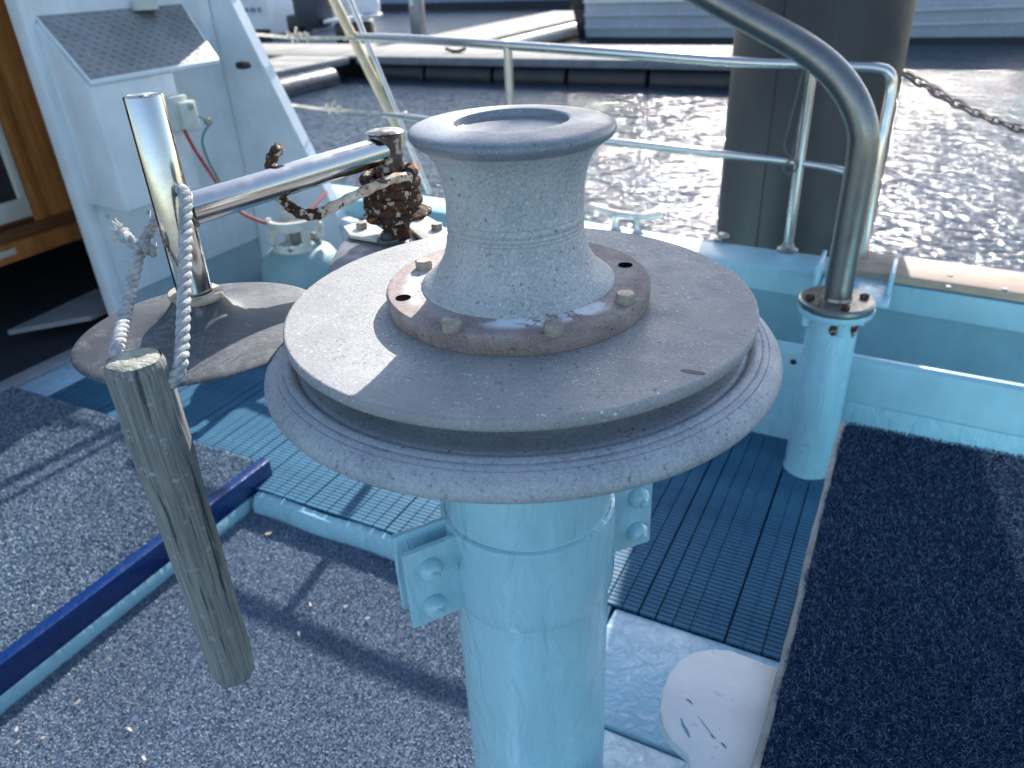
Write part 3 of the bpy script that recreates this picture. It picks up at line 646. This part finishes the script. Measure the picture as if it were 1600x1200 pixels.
hk = spline([PC - ad * .126 - an * .016 + [0, 0, 1.060], PC - ad * .142 - an * .004 + [0, 0, 1.063], PC - ad * .150 + an * .014 + [0, 0, 1.078], PC - ad * .150 + an * .024 + [0, 0, 1.100], PC - ad * .150 + an * .020 + [0, 0, 1.120], PC - ad * .143 + an * .010 + [0, 0, 1.134]], 6)
b = MB(); b.tube(hk, [.0062 + .0008 * math.sin(i * 2.1) for i in range(len(hk))], 10); b.build('spring_hook', M_rust, pa)
b = MB(); b.lathe([(.012, 1.0305), (.036, 1.0300), (.0415, 1.0270), (.0410, 1.0225), (.034, 1.0205), (.012, 1.0200)], 40, PC + [0.003, 0, 0], wob=lambda t, k: 1 + .05 * math.sin(3 * t) + .03 * math.sin(8 * t + k)); b.build('spring_seat', M_rust, pa)
b = MB(); b.lathe([(.0155, 1.08), (.0155, 1.022), (.0172, 1.010), (.0160, .998), (.0185, .975)], 24, PC, wob=lambda t, k: 1 + .06 * math.sin(5 * t + k * 2)); b.build('pivot_post', M_rust, pa)
def opoly(pts, z): return [O(x_, y_, z) for x_, y_ in pts]
M_galv = simple('dull_galvanised', (.17, .18, .195), (.11, .118, .13), rough=.5, metal=.3, scale=30)
def ppoly(pts, z): return [at(px_, py_, z) for px_, py_ in pts]
b = MB(); b.prism(ppoly([(536, 353), (574, 342), (603, 362), (588, 374), (546, 367)], .999), (0, 0, -.005), bev=.001); bp1 = b.build('bracket_plate', M_cream, pa)
b = MB(); b.prism(ppoly([(638, 354), (656, 331), (690, 350), (706, 372), (664, 376)], .999), (0, 0, -.005), bev=.001); bp2 = b.build('bracket_plate', M_cream, pa)
for px_, py_, q in ((566, 356, bp1), (655, 341, bp2), (683, 358, bp2)):
    p = at(px_, py_, .999); hexbolt((p[0], p[1], 0), .9992, .0080, .0075, q)
b = MB(); b.prism(opoly([(-.201, .79), (-.206, .86), (-.206, .925), (-.198, .965), (-.125, .967), (-.118, .93), (-.105, .79)], .993), (0, 0, -.012), bev=.003); b.build('mounting_plate', M_galv, pa)
b = MB(); b.box(O(-.100, .945, .955), (.14, .07, .075), ax=[RIGHT, FWD, (0, 0, 1)], bev=.006); b.build('bracket_block', M_galv, pa)
p = at(607, 375, .993); b = MB(); b.lathe([(0, .9965), (.0165, .9965), (.0170, .9932)], 24, (p[0], p[1], 0)); b.build('washer', M_galv, pa)
hexbolt((p[0], p[1], 0), .9967, .0098, .0075, pa, M_galv)
b = MB(); b.box(O(-.06, .80, .93), (.05, .25, .05), ax=[RIGHT, FWD, (0, 0, 1)], bev=.004); b.build('bracket_arm', M_galv, pa)

# ---------------------------------------------------------------- rope and wooden club
R1 = [dep(256, 612, .555), dep(276, 585, .552), dep(283, 566, .556), dep(285, 540, .572), dep(287, 480, .60), dep(289, 410, .635), dep(290, 345, .668), dep(290, 312, .685), dep(286, 298, .700), dep(276, 300, .725), dep(262, 318, .742), dep(244, 345, .738), dep(228, 372, .715), dep(214, 410, .690), dep(203, 460, .655), dep(193, 500, .615), dep(186, 530, .580), dep(183, 552, .562), dep(192, 575, .556)]
rl_ = tag(twisted(MB(), spline(R1, 8), .0057, n=7, pitch=.026, per=.0025).build('rope_loop', M_rope, angle=80), 'grey three strand rope loop over the steel handle, holding the wooden stick', 'rope')
b = MB()
kn = dep(214, 372, .70)
twisted(b, [kn + O(.012, 0, -.014), kn + O(.006, -.011, -.004), kn + O(-.006, -.009, .003), kn + O(-.011, .002, .005)], .0058, n=7, pitch=.024, per=.0025)
b.build('knot_end', M_rope, rl_)
b = MB()
for i in range(36):
    q = kn + O(-.011 + random.uniform(-.004, .002), .002 + random.uniform(-.004, .004), .006 + random.uniform(-.005, .005)); dv_ = O(-abs(random.gauss(.6, .4)), random.gauss(0, .6), random.gauss(.2, .7)); b.tube([q, q + dv_ * .004, q + dv_ * .008 + np.array([0, 0, random.uniform(-.004, .003)])], .0005, 4)
for i in range(45):
    q = np.array(R1[random.choice([8, 9, 11, 12, 13])]) + O(*(random.gauss(0, .005) for _ in range(3))); dv_ = O(*(random.gauss(0, 1) for _ in range(3))); b.tube([q, q + dv_ * .003, q + dv_ * .005], .0004, 4)
stuff(b.build('frayed_fibres', simple('pale_fibre', (.66, .64, .58), rough=.9), rl_))
K = O(-.300, .550, 0)
ks = thing('wooden_club', K + [0, 0, .662], 'weathered grey wooden stick hanging from the rope loop', 'stick')
def stick_r(z): return .0202 + .0036 * min(1, max(0, (z - .66) / .34)) + .0004 * math.sin(z * 21) + (.0004 * math.sin(z * 55))
zz = np.linspace(.668, 1.024, 40)
prof = [(0, .6635), (.012, .664), (.0175, .6665), (.0195, .6715)] + [(stick_r(z), z) for z in zz[2:]] + [(.0226, 1.0285), (.0208, 1.0318)]
def wobs(t, k):
    notch = 0
    if k > 30: notch = -.10 * math.exp(-((t - 5.9) / .35) ** 2) * math.exp(-((k - 38) / 3.5) ** 2)
    return 1 + .025 * math.sin(2 * t + k * .05) + .018 * math.sin(3 * t + 1) + .006 * math.sin(13 * t + k * .11) + .005 * math.sin(29 * t) + .004 * math.sin(47 * t + k * .05) + notch
b = MB(); b.lathe(prof, 120, K, ax=[RIGHT, FWD, np.array([0, 0, 1])], wob=wobs); b.build('shaft', M_stick, ks, angle=60)
b = MB(); b.lathe([(.0208, 1.0316), (.018, 1.0330), (.011, 1.0334), (.005, 1.0324), (0, 1.0328)], 60, K, wob=lambda t, k: 1 + .03 * math.sin(2 * t + 2.) + .03 * math.sin(5 * t + k)); b.build('cut_end', M_stickend, ks)

# ---------------------------------------------------------------- cabin bulkhead, wing, step box
XB = -2.8
def bk(px, py, x=XB): return on(px, py, (x, 0, 0), (1, 0, 0))
cbn = thing('cabin', (-3.6, 2.3, 0), 'white painted cabin back wall with raked side wing, upper left', 'cabin')
b = MB(); b.span(XB - .05, XB, 1.835, 2.645, .14, 2.3, bev=.006); b.build('back_wall', M_white, cbn)
b = MB(); b.span(XB - .06, XB + .012, 1.80, 1.850, -.08, 2.3, bev=.008); b.build('door_post', M_white, cbn)
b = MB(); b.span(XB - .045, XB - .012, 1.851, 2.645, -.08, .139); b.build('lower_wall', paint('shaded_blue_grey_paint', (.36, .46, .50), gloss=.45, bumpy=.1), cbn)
WY = 2.65
wing = [(-4.6, WY, 2.3), (-2.56, WY, 2.3), (-2.56, WY, 1.40), (-2.683, WY, 1.182), (-2.385, WY, .513), (-2.317, WY, .317), (-2.28, WY, .20), (-2.28, WY, .0), (-4.6, WY, .0)]  # upper part added out of view, jutting aft to shade the box lid
b = MB(); b.prism(wing, (0, .035, 0), bev=.004); b.build('side_wing', M_white, cbn)
ed = [np.array((-2.56, WY + .015, 2.32)), np.array((-2.56, WY + .015, 1.40)), np.array((-2.683, WY + .015, 1.182)), np.array((-2.385, WY + .015, .513)), np.array((-2.275, WY + .015, .26))]  # trim follows the added upper part that shades the lid
b = MB(); b.sweep([(-.026, -.012), (.026, -.012), (.026, .012), (-.026, .012)], [(p, (0, 1, 0), (.92, 0, .40)) for p in ed]); b.build('wing_edge', M_white, cbn)
b = MB(); b.span(-4.6, XB - .05, .15, 2.7, 2.28, 2.34); b.build('roof', M_white, cbn)  # unseen roof, added to keep the cabin interior dark
b = MB(); b.span(-4.65, -4.6, -.6, 2.6, -.08, 2.3); b.span(-4.6, -2.86, 2.60, 2.645, -.05, 2.28); b.build('lining', M_darkint, cbn)  # inner walls added in near-black so the doorway stays dark
b = MB(); b.span(-4.6, XB - .06, -.6, 2.59, -.083, -.02); b.build('cabin_floor', simple('dark_cabin_carpet', (.016, .020, .032), rough=.95, scale=60), cbn)
b = MB(); b.span(XB - .05, XB + .03, -.8, 1.80, -.083, .012, bev=.004); b.build('door_sill', simple('grey_sill', (.28, .29, .31), (.22, .23, .25), rough=.6, scale=12), cbn)
# painted deck patch between sill and matting
b = MB(); b.span(-2.765, -2.60, .2, 2.4, -.083, .0, bev=.004); tag(b.build('deck_margin', M_deckpaint), 'strip of light blue painted deck beside the cabin door sill', 'deck strip')
# step box on the wall
XF = -2.55
sb = thing('step_box', (-2.68, 2.05, .5), 'white box on the cabin wall with sloping checker plate lid', 'box')
fl, frr = bk(149, 128, XF), bk(292, 110, XF); zb = bk(160, 345, XF)[2]
y0, y1 = 1.835, 2.19; zf = fl[2] - .012
b = MB(); b.prism([(XB + .001, y0, zb), (XF, y0 - .03, zb), (XF, y0 - .03, zf), (XB + .001, y0, 1.17)], (0, y1 - y0, 0), bev=.006); b.build('box_body', M_white, sb)
lid = [np.array((XB + .002, 1.85, 1.185)), np.array((XB + .002, 2.50, 1.18)), np.array((XF + .012, 2.385, zf + .018)), np.array((XF + .012, y0 - .035, zf + .018))]
b = MB(); b.prism(lid, (0, 0, -.014), bev=.002); ld = b.build('lid', M_white, sb)
li = [p + np.array([0, 0, .0025]) for p in lid]; cen = sum(li) / 4; li = [cen + (p - cen) * .97 for p in li]
b = MB(); b.prism(li, (0, 0, -.002)); b.build('checker_sheet', M_check, ld)
# raised tread bars
b = MB()
e_a = li[3] - li[0]; e_b = li[1] - li[0]; nrm = np.cross(e_b, e_a); nrm /= np.linalg.norm(nrm); nrm *= np.sign(nrm[2])
ua = e_a / np.linalg.norm(e_a); ub = np.cross(nrm, ua)
for i in range(13):
    for j in range(26):
        p = li[0] + e_a * ((i + .5) / 13) + (li[1] + (li[2] - li[1]) * ((i + .5) / 13) - li[0] - e_a * ((i + .5) / 13)) * ((j + .5) / 26)
        d_ = (ua + ub) if (i + j) % 2 else (ua - ub); d_ = d_ / np.linalg.norm(d_)
        for o_ in (-.0045, 0, .0045):
            q = p + np.cross(nrm, d_) * o_; b.box(q + nrm * .0004, (.016, .0022, .0012), ax=[d_, np.cross(nrm, d_), nrm])
stuff(b.build('tread_bars', M_check, ld))
for px, py in ((168, 338), (232, 332)):
    p = bk(px, py, XF + .001); b = MB(); b.lathe([(0, .002), (.006, .002), (.007, 0)], 12, p, ax=[(0, 1, 0), (0, 0, 1), (1, 0, 0)]); b.build('screw', M_bolt, sb)
b = MB(); p = bk(375, 90, XF - .02); b.box((p[0], p[1] + .01, p[2] - .03), (.05, .05, .03), bev=.01); b.build('lid_catch', M_black, sb)
b = MB(); p = bk(225, 6, XB + .03); b.lathe([(.05, 0), (.05, .03), (.035, .045), (0, .048)], 24, p - [0, 0, .02]); tag(b.build('round_fitting', M_socket), 'pale round fitting on the wall above the checker plate lid', 'fitting')
# socket, cables
so_ = thing('power_socket', bk(275, 200, XF), 'pale grey outdoor power socket on the white box', 'socket')
p = bk(272, 176, XF); b = MB(); b.box((XF + .022, p[1], p[2]), (.042, .085, .125), bev=.008); b.build('socket_body', M_socket, so_)
b = MB(); b.box((XF + .055, p[1] + .018, p[2] - .012), (.032, .070, .105), bev=.009); b.build('flap_cover', M_socket, so_)
b = MB(); b.lathe([(0, .004), (.012, .004), (.013, 0)], 16, (XF + .072, p[1] + .022, p[2] + .02), ax=[(0, 1, 0), (0, 0, 1), (1, 0, 0)]); b.build('button', simple('socket_button', (.38, .40, .38)), so_)
pc = [bk(288, 204, XF + .06), bk(305, 235, XF + .05), bk(325, 265, XF + .06), bk(345, 295, XF + .10), bk(372, 328, XF + .16), bk(400, 343, XF + .22), bk(430, 350, XF + .26), bk(462, 342, XF + .28), bk(488, 325, XF + .28), bk(510, 300, XF + .26)]
b = MB(); b.tube(spline(pc, 8), .0068, 10); tag(b.build('power_cable', M_red), 'red power cable sagging from the socket towards the gas cylinder', 'cable')
gc = [bk(297, 172, XF + .06), bk(312, 182, XF + .06), bk(322, 190, XF + .05), bk(326, 196, XF + .06), bk(320, 205, XF + .05), bk(316, 222, XF + .04), bk(325, 250, XF + .03), bk(338, 275, XF + .03), bk(348, 292, XF + .03)]
b = MB(); b.tube(spline(gc, 8), .004, 8); g_ = tag(b.build('green_cord', M_green), 'thin dark green cord hanging from a hook beside the power socket', 'cord')
b = MB(); q = bk(322, 190, XF + .03); b.lathe([(0, .022), (.012, .02), (.016, .012), (.012, 0)], 16, q, ax=[(0, 1, 0), (0, 0, 1), (1, 0, 0)]); tag(b.build('hook_knob', M_ss2), 'small metal hook knob on the wall next to the socket', 'hook')

# cabinet seen through the door
XC = -3.3
cn = thing('galley_cabinet', (-3.6, 1.9, -.02), 'varnished brown timber cabinet seen through the cabin doorway', 'cabinet')
b = MB(); b.span(-4.2, XC - .022, .7, 2.35, .40, 2.2); b.build('carcass', M_teakd, cn)
def panel(y0, y1, z0, z1, nm, mat, x=XC, th=.02, bev=.004, par=None): b = MB(); b.span(x - th, x, y0, y1, z0, z1, bev=bev); return b.build(nm, mat, par or cn)
# door with stiles and recessed centre
for (yy0, yy1) in ((1.905, 2.23),):
    panel(yy0 + .055, yy1 - .055, .36, 1.9, 'door_panel', M_teak, x=XC - .008)
    panel(yy0, yy0 + .06, .27, 1.95, 'stile', M_teak); panel(yy1 - .06, yy1, .27, 1.95, 'stile', M_teak); panel(yy0 + .061, yy1 - .061, .27, .37, 'door_rail', M_teak)
b = MB(); b.span(XC, XC + .012, 2.085, 2.145, .89, 1.15, bev=.003); lt = b.build('latch_plate', M_socket, cn)
b = MB(); b.span(XC + .0125, XC + .02, 2.097, 2.135, .935, 1.105, bev=.003); b.build('latch_recess', M_black, lt)
# white framed opening at left of the door
for a0, a1, c0_, c1_ in ((1.35, 1.90, .80, .835), (1.35, 1.90, .42, .50), (1.865, 1.90, .50, .80)):
    panel(a0, a1, c0_, c1_, 'white_frame', M_cream, x=XC + .004)
panel(1.35, 1.865, .5, .8, 'opening_shade', M_darkint, x=XC - .012)  # flat dark panel in place of the shade inside the opening
panel(1.35, 1.90, .84, 2.0, 'upper_panel', M_teak, x=XC - .004)
b = MB(); b.span(-4.2, XC + .05, .7, 2.30, .355, .395, bev=.006); b.build('counter_ledge', M_teakd, cn)
b = MB(); b.span(-4.2, XC + .03, .7, 2.28, .27, .353, bev=.004); b.build('plinth_board', M_teak, cn)
b = MB(); b.span(XC + .0305, XC + .034, 1.2, 1.76, .30, .325, bev=.001); b.build('paper_label', M_cream, cn)
b = MB(); b.prism([(-3.15, 1.55, .04), (-2.95, 1.78, .04), (-2.95, 2.0, .04), (-3.2, 2.0, .04)], (0, 0, .02)); tag(b.build('floor_board', simple('grey_board', (.24, .25, .27), rough=.7)), 'loose grey board on the dark floor inside the cabin door', 'board')

# gas cylinder
GC = at(468, 436, .02); GC[2] = 0
GC = np.array([-2.08, 2.15, 0])
gs = thing('gas_cylinder', GC + [0, 0, -.02], 'pale green gas cylinder with chipped white collar behind the arm', 'gas cylinder')
b = MB(); b.lathe([(.12, .0), (.145, .012), (.155, .035), (.155, .255), (.148, .295), (.125, .328), (.085, .348), (.04, .357), (0, .358)], 56, GC); b.build('tank', M_gas, gs)
M_collar = simple('chipped_white_collar', (.62, .62, .56), (.50, .48, .40), rough=.6, scale=18, spots=[((.24, .12, .06), 30, .63, .05)])
for k in range(2):
    A0, A1 = (.55, 2.85) if k == 0 else (3.65, 6.05)
    fr = [(GC + np.array([math.cos(t), math.sin(t), 0]) * .090 + [0, 0, .338], (math.cos(t), math.sin(t), 0), (0, 0, 1)) for t in np.linspace(A0, A1, 18)]
    b = MB(); b.sweep([(-.004, 0), (.004, 0), (.004, .035), (-.004, .035)], fr); cl = b.build('collar', M_collar, gs)
    b = MB(); b.sweep([(-.008, .090), (.008, .090), (.008, .125), (-.008, .125)], fr); b.build('grip', M_collar, cl)
    for t in (A0 + .18, A1 - .18):
        q = GC + np.array([math.cos(t), math.sin(t), 0]) * .09; b = MB(); b.box(q + [0, 0, .40], (.026, .026, .060), bev=.004); b.build('strut', M_collar, cl)
b = MB(); b.lathe([(.022, .355), (.022, .41), (.030, .414), (.030, .44), (0, .443)], 20, GC); b.build('valve', M_galv, gs)
b = MB(); b.box((-2.18, 2.60, .20), (.09, .05, .22), ax=[(.94, -.34, 0), (.34, .94, 0), (0, 0, 1)], bev=.01); tag(b.build('white_bracket', M_white), 'small white painted bracket beside the gas cylinder', 'bracket')

# ---------------------------------------------------------------- mooring pile and chain
PX, PY, PR = -.442, 3.53, .328
pi_ = thing('mooring_pile', (PX, PY, -3), 'thick black plastic sleeved mooring pile beside the boat', 'pile')
b = MB(); b.lathe([(PR, -3), (PR, 1.0), (PR, 3.6), (PR * .98, 4.2)], 96, (PX, PY, 0)); b.lathe([(PR * .98, 4.2), (.1, 4.45), (0, 4.5)], 96, (PX, PY, 0)); M_pile = pile_mat(); b.build('sleeve', M_pile, pi_)
b = MB(); a0 = math.radians(-108); b.sweep([(-.008, 0), (.008, 0), (.005, .006), (-.005, .006)], [((PX + math.cos(a0) * PR, PY + math.sin(a0) * PR, z), (-math.sin(a0), math.cos(a0), 0), (math.cos(a0), math.sin(a0), 0)) for z in (-1, 4.2)]); b.build('seam', M_pile, pi_)
ch = thing('mooring_chain', (-.1, 3.6, .5), 'rusty mooring chain running from the pile over the water', 'chain')
cp = [on(px, py, (0, yy, 0), (0, 1, 0)) for px, py, yy in [(1385, 96, 3.62), (1420, 118, 3.6), (1470, 148, 3.56), (1520, 174, 3.5), (1570, 193, 3.42), (1640, 218, 3.3), (1760, 250, 3.1)]]
cs = spline(cp, 30); Ls = [0]
for p, q in zip(cs, cs[1:]): Ls.append(Ls[-1] + np.linalg.norm(q - p))
step = .043; n_ = int(Ls[-1] / step)
for i in range(n_):
    s0 = (i + .5) * step; p = np.array([np.interp(s0, Ls, [c[k] for c in cs]) for k in range(3)]); p2 = np.array([np.interp(s0 + .02, Ls, [c[k] for c in cs]) for k in range(3)])
    d_ = p2 - p; d_ /= np.linalg.norm(d_); sd_ = np.cross(d_, [0, 0, 1]); sd_ /= np.linalg.norm(sd_); nn = np.cross(sd_, d_)
    a_ = (PI / 4) + (i % 2) * PI / 2; wv = sd_ * math.cos(a_) + nn * math.sin(a_)
    pts = []
    for t in np.linspace(0, 2 * PI, 21)[:-1]:
        c_, s_ = math.cos(t), math.sin(t); pts.append(p + d_ * (.018 * np.sign(c_) * min(1, abs(c_) * 1.0) + .012 * c_) + wv * .0135 * s_)
    b = MB(); b.tube(pts, .0046, 8, closed=True); b.build('link', M_chain, ch)

# ---------------------------------------------------------------- pontoons
pm = thing('main_pontoon', (-6, 14, WZ), 'long pale decked pontoon on black floats across the water', 'pontoon')
nb = 24
for i in range(nb):
    x0 = -22 + i * .86
    b = MB(); b.span(x0, x0 + .852, 13.15, 15.1, -.38, -.33 + random.uniform(0, .004), bev=.01); b.build('deck_slab', M_conc, pm)
b = MB(); b.span(-10.2, -1.36, 13.05, 13.14, -.47, -.325, bev=.02); b.span(-22, -1.36, 15.105, 15.2, -.47, -.33, bev=.02); b.build('fascia', M_fascia, pm)
for i in range(6):
    x0 = -10.1 + i * 1.47; b = MB(); b.tube([(x0, 13.32, -.68), (x0 + .03, 13.32, -.68), (x0 + 1.38, 13.32, -.68), (x0 + 1.41, 13.32, -.68)], [.24, .27, .27, .24], 24); b.build('float', M_black, pm)
b = MB(); b.span(-22, -1.5, 13.5, 15.0, -1.0, -.40); b.build('frame', M_black, pm)
pf = thing('finger_pontoon', (-11.3, 11, WZ), 'pale finger pontoon with black tube float at the left', 'pontoon')
for i in range(8):
    y0 = 6.2 + i * .86; b = MB(); b.span(-12.0, -10.42, y0, y0 + .852, -.38, -.335 + random.uniform(0, .004), bev=.01); b.build('deck_slab', M_conc, pf)
b = MB(); b.span(-10.415, -10.33, 6.2, 13.04, -.47, -.328, bev=.02); b.build('fascia', M_fascia, pf)
b = MB(); b.tube([(-10.32, 6.2, -.66), (-10.32, 12.35, -.66), (-10.32, 12.40, -.66)], [.23, .23, .19], 28); b.build('float', simple('grey_float_tube', (.10, .10, .105), (.07, .07, .075), rough=.32, scale=3), pf)
b = MB(); b.span(-12, -10.5, 6.2, 13, -1.0, -.40); b.build('frame', M_black, pf)
p2 = thing('far_finger_pontoon', (-10.5, 20, WZ), 'pale finger pontoon leading away behind the main pontoon', 'pontoon')
for i in range(10):
    y0 = 15.22 + i * .9; b = MB(); b.span(-11.0, -8.95, y0, y0 + .89, -.38, -.335 + random.uniform(0, .004), bev=.01); b.build('deck_slab', M_conc, p2)
b = MB(); b.tube([(-8.8, 15.4, -.55), (-8.8, 24.1, -.55)], .17, 24); b.build('float', simple('pale_float_tube', (.52, .50, .46), rough=.4, scale=3), p2)
b = MB(); b.span(-10.9, -9.0, 15.2, 24.2, -1.0, -.40); b.build('frame', M_black, p2)
pd = at(655, 56, -.33)
pe = thing('service_pedestal', (pd[0], pd[1], -.33), 'slim grey steel service post on the pontoon', 'post')
b = MB(); b.box((pd[0], pd[1], .22), (.30, .26, 1.12), bev=.03); b.build('body', simple('pedestal_steel', (.22, .24, .27), rough=.4, metal=.4), pe)
b = MB(); b.box((pd[0], pd[1], .80), (.34, .30, .05), bev=.02); b.build('cap', M_hullw, pe)
b = MB(); b.box((pd[0] - .04, pd[1] - .135, .45), (.10, .03, .25), bev=.01); b.build('outlet', M_socket, pe)
# rope fitting on the pontoon edge
q = at(712, 82, -.32); b = MB(); b.tube([q + [-.22, 0, .07], q + [-.1, 0, .03], q + [0, 0, .02], q + [.1, 0, .03], q + [.22, 0, .07]], .03, 8); b.box(q + [0, 0, -.0], (.12, .08, .06)); tag(b.build('pontoon_cleat', M_black), 'dark cleat on the edge of the main pontoon behind the rail', 'cleat')

# ---------------------------------------------------------------- far boats
def hull(name, stations, mat, parent):
    """stations: list of (centre xyz at waterline, half-breadth vector side, list of (breadth factor, z))"""
    b = MB(); vs = []; n = None; fs = []
    for o_, sv, prof in stations:
        row = [np.array(o_) - np.array(sv) * k + [0, 0, z] for k, z in prof] + [np.array(o_) + np.array(sv) * k + [0, 0, z] for k, z in prof[::-1]]
        n = len(row); vs += row
    for i in range(len(stations) - 1):
        for j in range(n):
            j2 = (j + 1) % n; fs.append((i * n + j, i * n + j2, (i + 1) * n + j2, (i + 1) * n + j))
    fs.append(tuple(range(n))); fs.append(tuple((len(stations) - 1) * n + j for j in range(n))[::-1])
    b.add(vs, fs); return b.build(name, mat, parent, angle=30)
gb = thing('grey_boat', (-3, 21.2, WZ), 'long grey hulled boat with rubbing strakes across the water, behind the pile', 'boat')
st = []
for x, hb, rise in [(-8.1, 1.45, 0), (-5, 1.55, 0), (-1, 1.55, .02), (2, 1.35, .10), (4, .95, .22), (5.6, .4, .36), (6.4, .05, .5)]:
    st.append(((x, 21.2, WZ), (0, hb, 0), [(.55, -.4), (.92, .02 + rise * .3), (.97, .30 + rise * .6), (1.0, .9 + rise), (1.0, 1.15 + rise), (.9, 1.2 + rise)]))
hull('hull', st, M_hullg, gb)
for zz_, dpt, mt in ((.34, .05, M_hullg), (.62, .07, M_hullg), (.92, .09, M_hullw), (1.12, .06, M_hullg)):
    fr = []
    for x, hb, rise in [(-8.1, 1.45, 0), (-5, 1.55, 0), (-1, 1.55, .02), (2, 1.35, .10)]:
        k = np.interp(zz_, [.3, .9, 1.15], [.97, 1, 1]); fr.append(((x, 21.2 - hb * k, WZ + zz_ + rise * .8), (0, -1, 0), (0, 0, 1)))
    b = MB(); b.sweep([(-.02, -.045), (dpt, -.035), (dpt, .025), (-.02, .05)], fr); b.build('strake', mt, gb)
fr = [((x, 21.2 - hb * .93, WZ), (0, -1, 0), (0, 0, 1)) for x, hb in ((-8.1, 1.45), (-5, 1.55), (-1, 1.55), (2, 1.35))]
b = MB(); b.sweep([(-.2, -.3), (.012, -.3), (.03, .10), (-.2, .10)], fr); b.build('boot_stripe', M_anti, gb)
b = MB(); b.span(-7.4, 1.2, 20.1, 22.3, .44, 1.9, bev=.12); b.build('cabin', M_hullw, gb)
for i in range(5):
    b = MB(); b.span(-6.9 + i * 1.55, -5.7 + i * 1.55, 20.06, 20.11, .95, 1.5, bev=.02); b.build('window', M_black, gb)
om = thing('outboard_motor', (-8.5, 20.6, WZ), 'black outboard motor leg at the stern of the grey boat', 'outboard')
b = MB(); b.box((-8.5, 20.5, .35), (.55, .5, .75), bev=.12); b.build('cowl', M_black, om)
b = MB(); b.prism([(-8.75, 20.4, .1), (-8.25, 20.4, .1), (-8.32, 20.4, -.8), (-8.52, 20.4, -.8)], (0, .22, 0), bev=.03); b.build('leg', M_black, om)
b = MB(); b.tube([(-8.25, 20.3, .55), (-8.05, 20.3, .10), (-7.9, 20.35, -.1)], .05, 10); b.build('bracket', M_fascia, om)
wb = thing('white_boat', (-21.5, 21, WZ), 'white motor boat with dark engine and swim platform, upper left', 'boat')
wl = bk(400, 62, -19)
st = []
for y, hb, rise in [(20.2, 1.3, 0), (22, 1.35, 0), (24, 1.3, .1), (26, .8, .3), (27, .1, .5)]:
    st.append(((-20.2, y, WZ), (hb, 0, 0), [(.6, -.3), (.94, .15), (1.0, .9 + rise), (.95, 1.15 + rise)]))
hull('hull', st, M_hullw, wb)
b = MB(); b.span(-21.3, -19.1, 20.8, 24.5, .35, 1.8, bev=.15); b.build('cabin', M_hullw, wb)
b = MB(); b.span(-21.4, -18.98, 20.12, 20.21, WZ - .1, WZ + .30, bev=.02); b.build('transom_band', M_anti, wb)
b = MB()
for i, wch in enumerate((.22, .30, .12, .26, .2, .28, .16)):
    b.box((-20.9 + i * .27, 20.17, .10), (wch * .7, .012, .13))
b.build('transom_lettering', simple('faded_blue_lettering', (.20, .26, .42), rough=.5), wb)
ob = thing('stern_drive', (-17.6, 20.3, WZ), 'dark covered outboard engine behind the white boat', 'outboard')
e0 = at(495, 52, -.4); b = MB(); b.box((e0[0], e0[1], .42), (.95, .8, 1.4), bev=.25); b.build('cover', simple('navy_engine_cover', (.030, .038, .06), rough=.5), ob)
b = MB(); b.box((e0[0] - .55, e0[1], -.15), (.5, .6, .5), bev=.1); b.build('bracket', M_black, ob)
sp = thing('swim_platform', at(565, 30, -.2), 'small white boarding platform above the pontoon, behind the yellow pole', 'platform')
e1 = dep(552, 28, 23.0); b = MB(); b.box(e1, (1.5, .8, .08), ax=[RIGHT + np.array([0, 0, .06]), FWD, (0, 0, 1)], bev=.03); b.build('board', M_hullw, sp)
b = MB(); e2 = dep(578, 14, 23.3); b.box(e2 + [0, 0, .12], (.55, .5, .5), ax=[RIGHT, FWD, (0, 0, 1)], bev=.12); b.build('seat_box', M_hullw, sp)
b = MB(); b.box(e1 - [0, 0, .35], (1.0, .5, .5), ax=[RIGHT, FWD, (0, 0, 1)], bev=.05); b.build('underframe', M_black, sp)
lb = thing('blue_boat', (-14, 34, WZ), 'low blue grey hull moored far behind the pontoons', 'boat')
st = []
for x, hb, rise in [(-24, 1.6, 0), (-20, 1.8, 0), (-14, 1.8, 0), (-11, 1.5, .2), (-8, .2, .6)]:
    st.append(((x, 34, WZ), (0, hb, 0), [(.6, -.4), (.93, .1), (1.0, 1.2 + rise), (.95, 1.45 + rise)]))
hull('hull', st, M_hullb, lb)
fr = [((x, 34 - hb * .95, WZ), (0, -1, 0), (0, 0, 1)) for x, hb in ((-24, 1.6), (-20, 1.8), (-14, 1.8), (-11, 1.5))]
b = MB(); b.sweep([(-.2, -.3), (.05, -.3), (.10, .28), (-.2, .28)], fr); b.build('boot_stripe', M_anti, lb)

for o in bpy.data.objects:
    if '_o' in o: del o['_o']
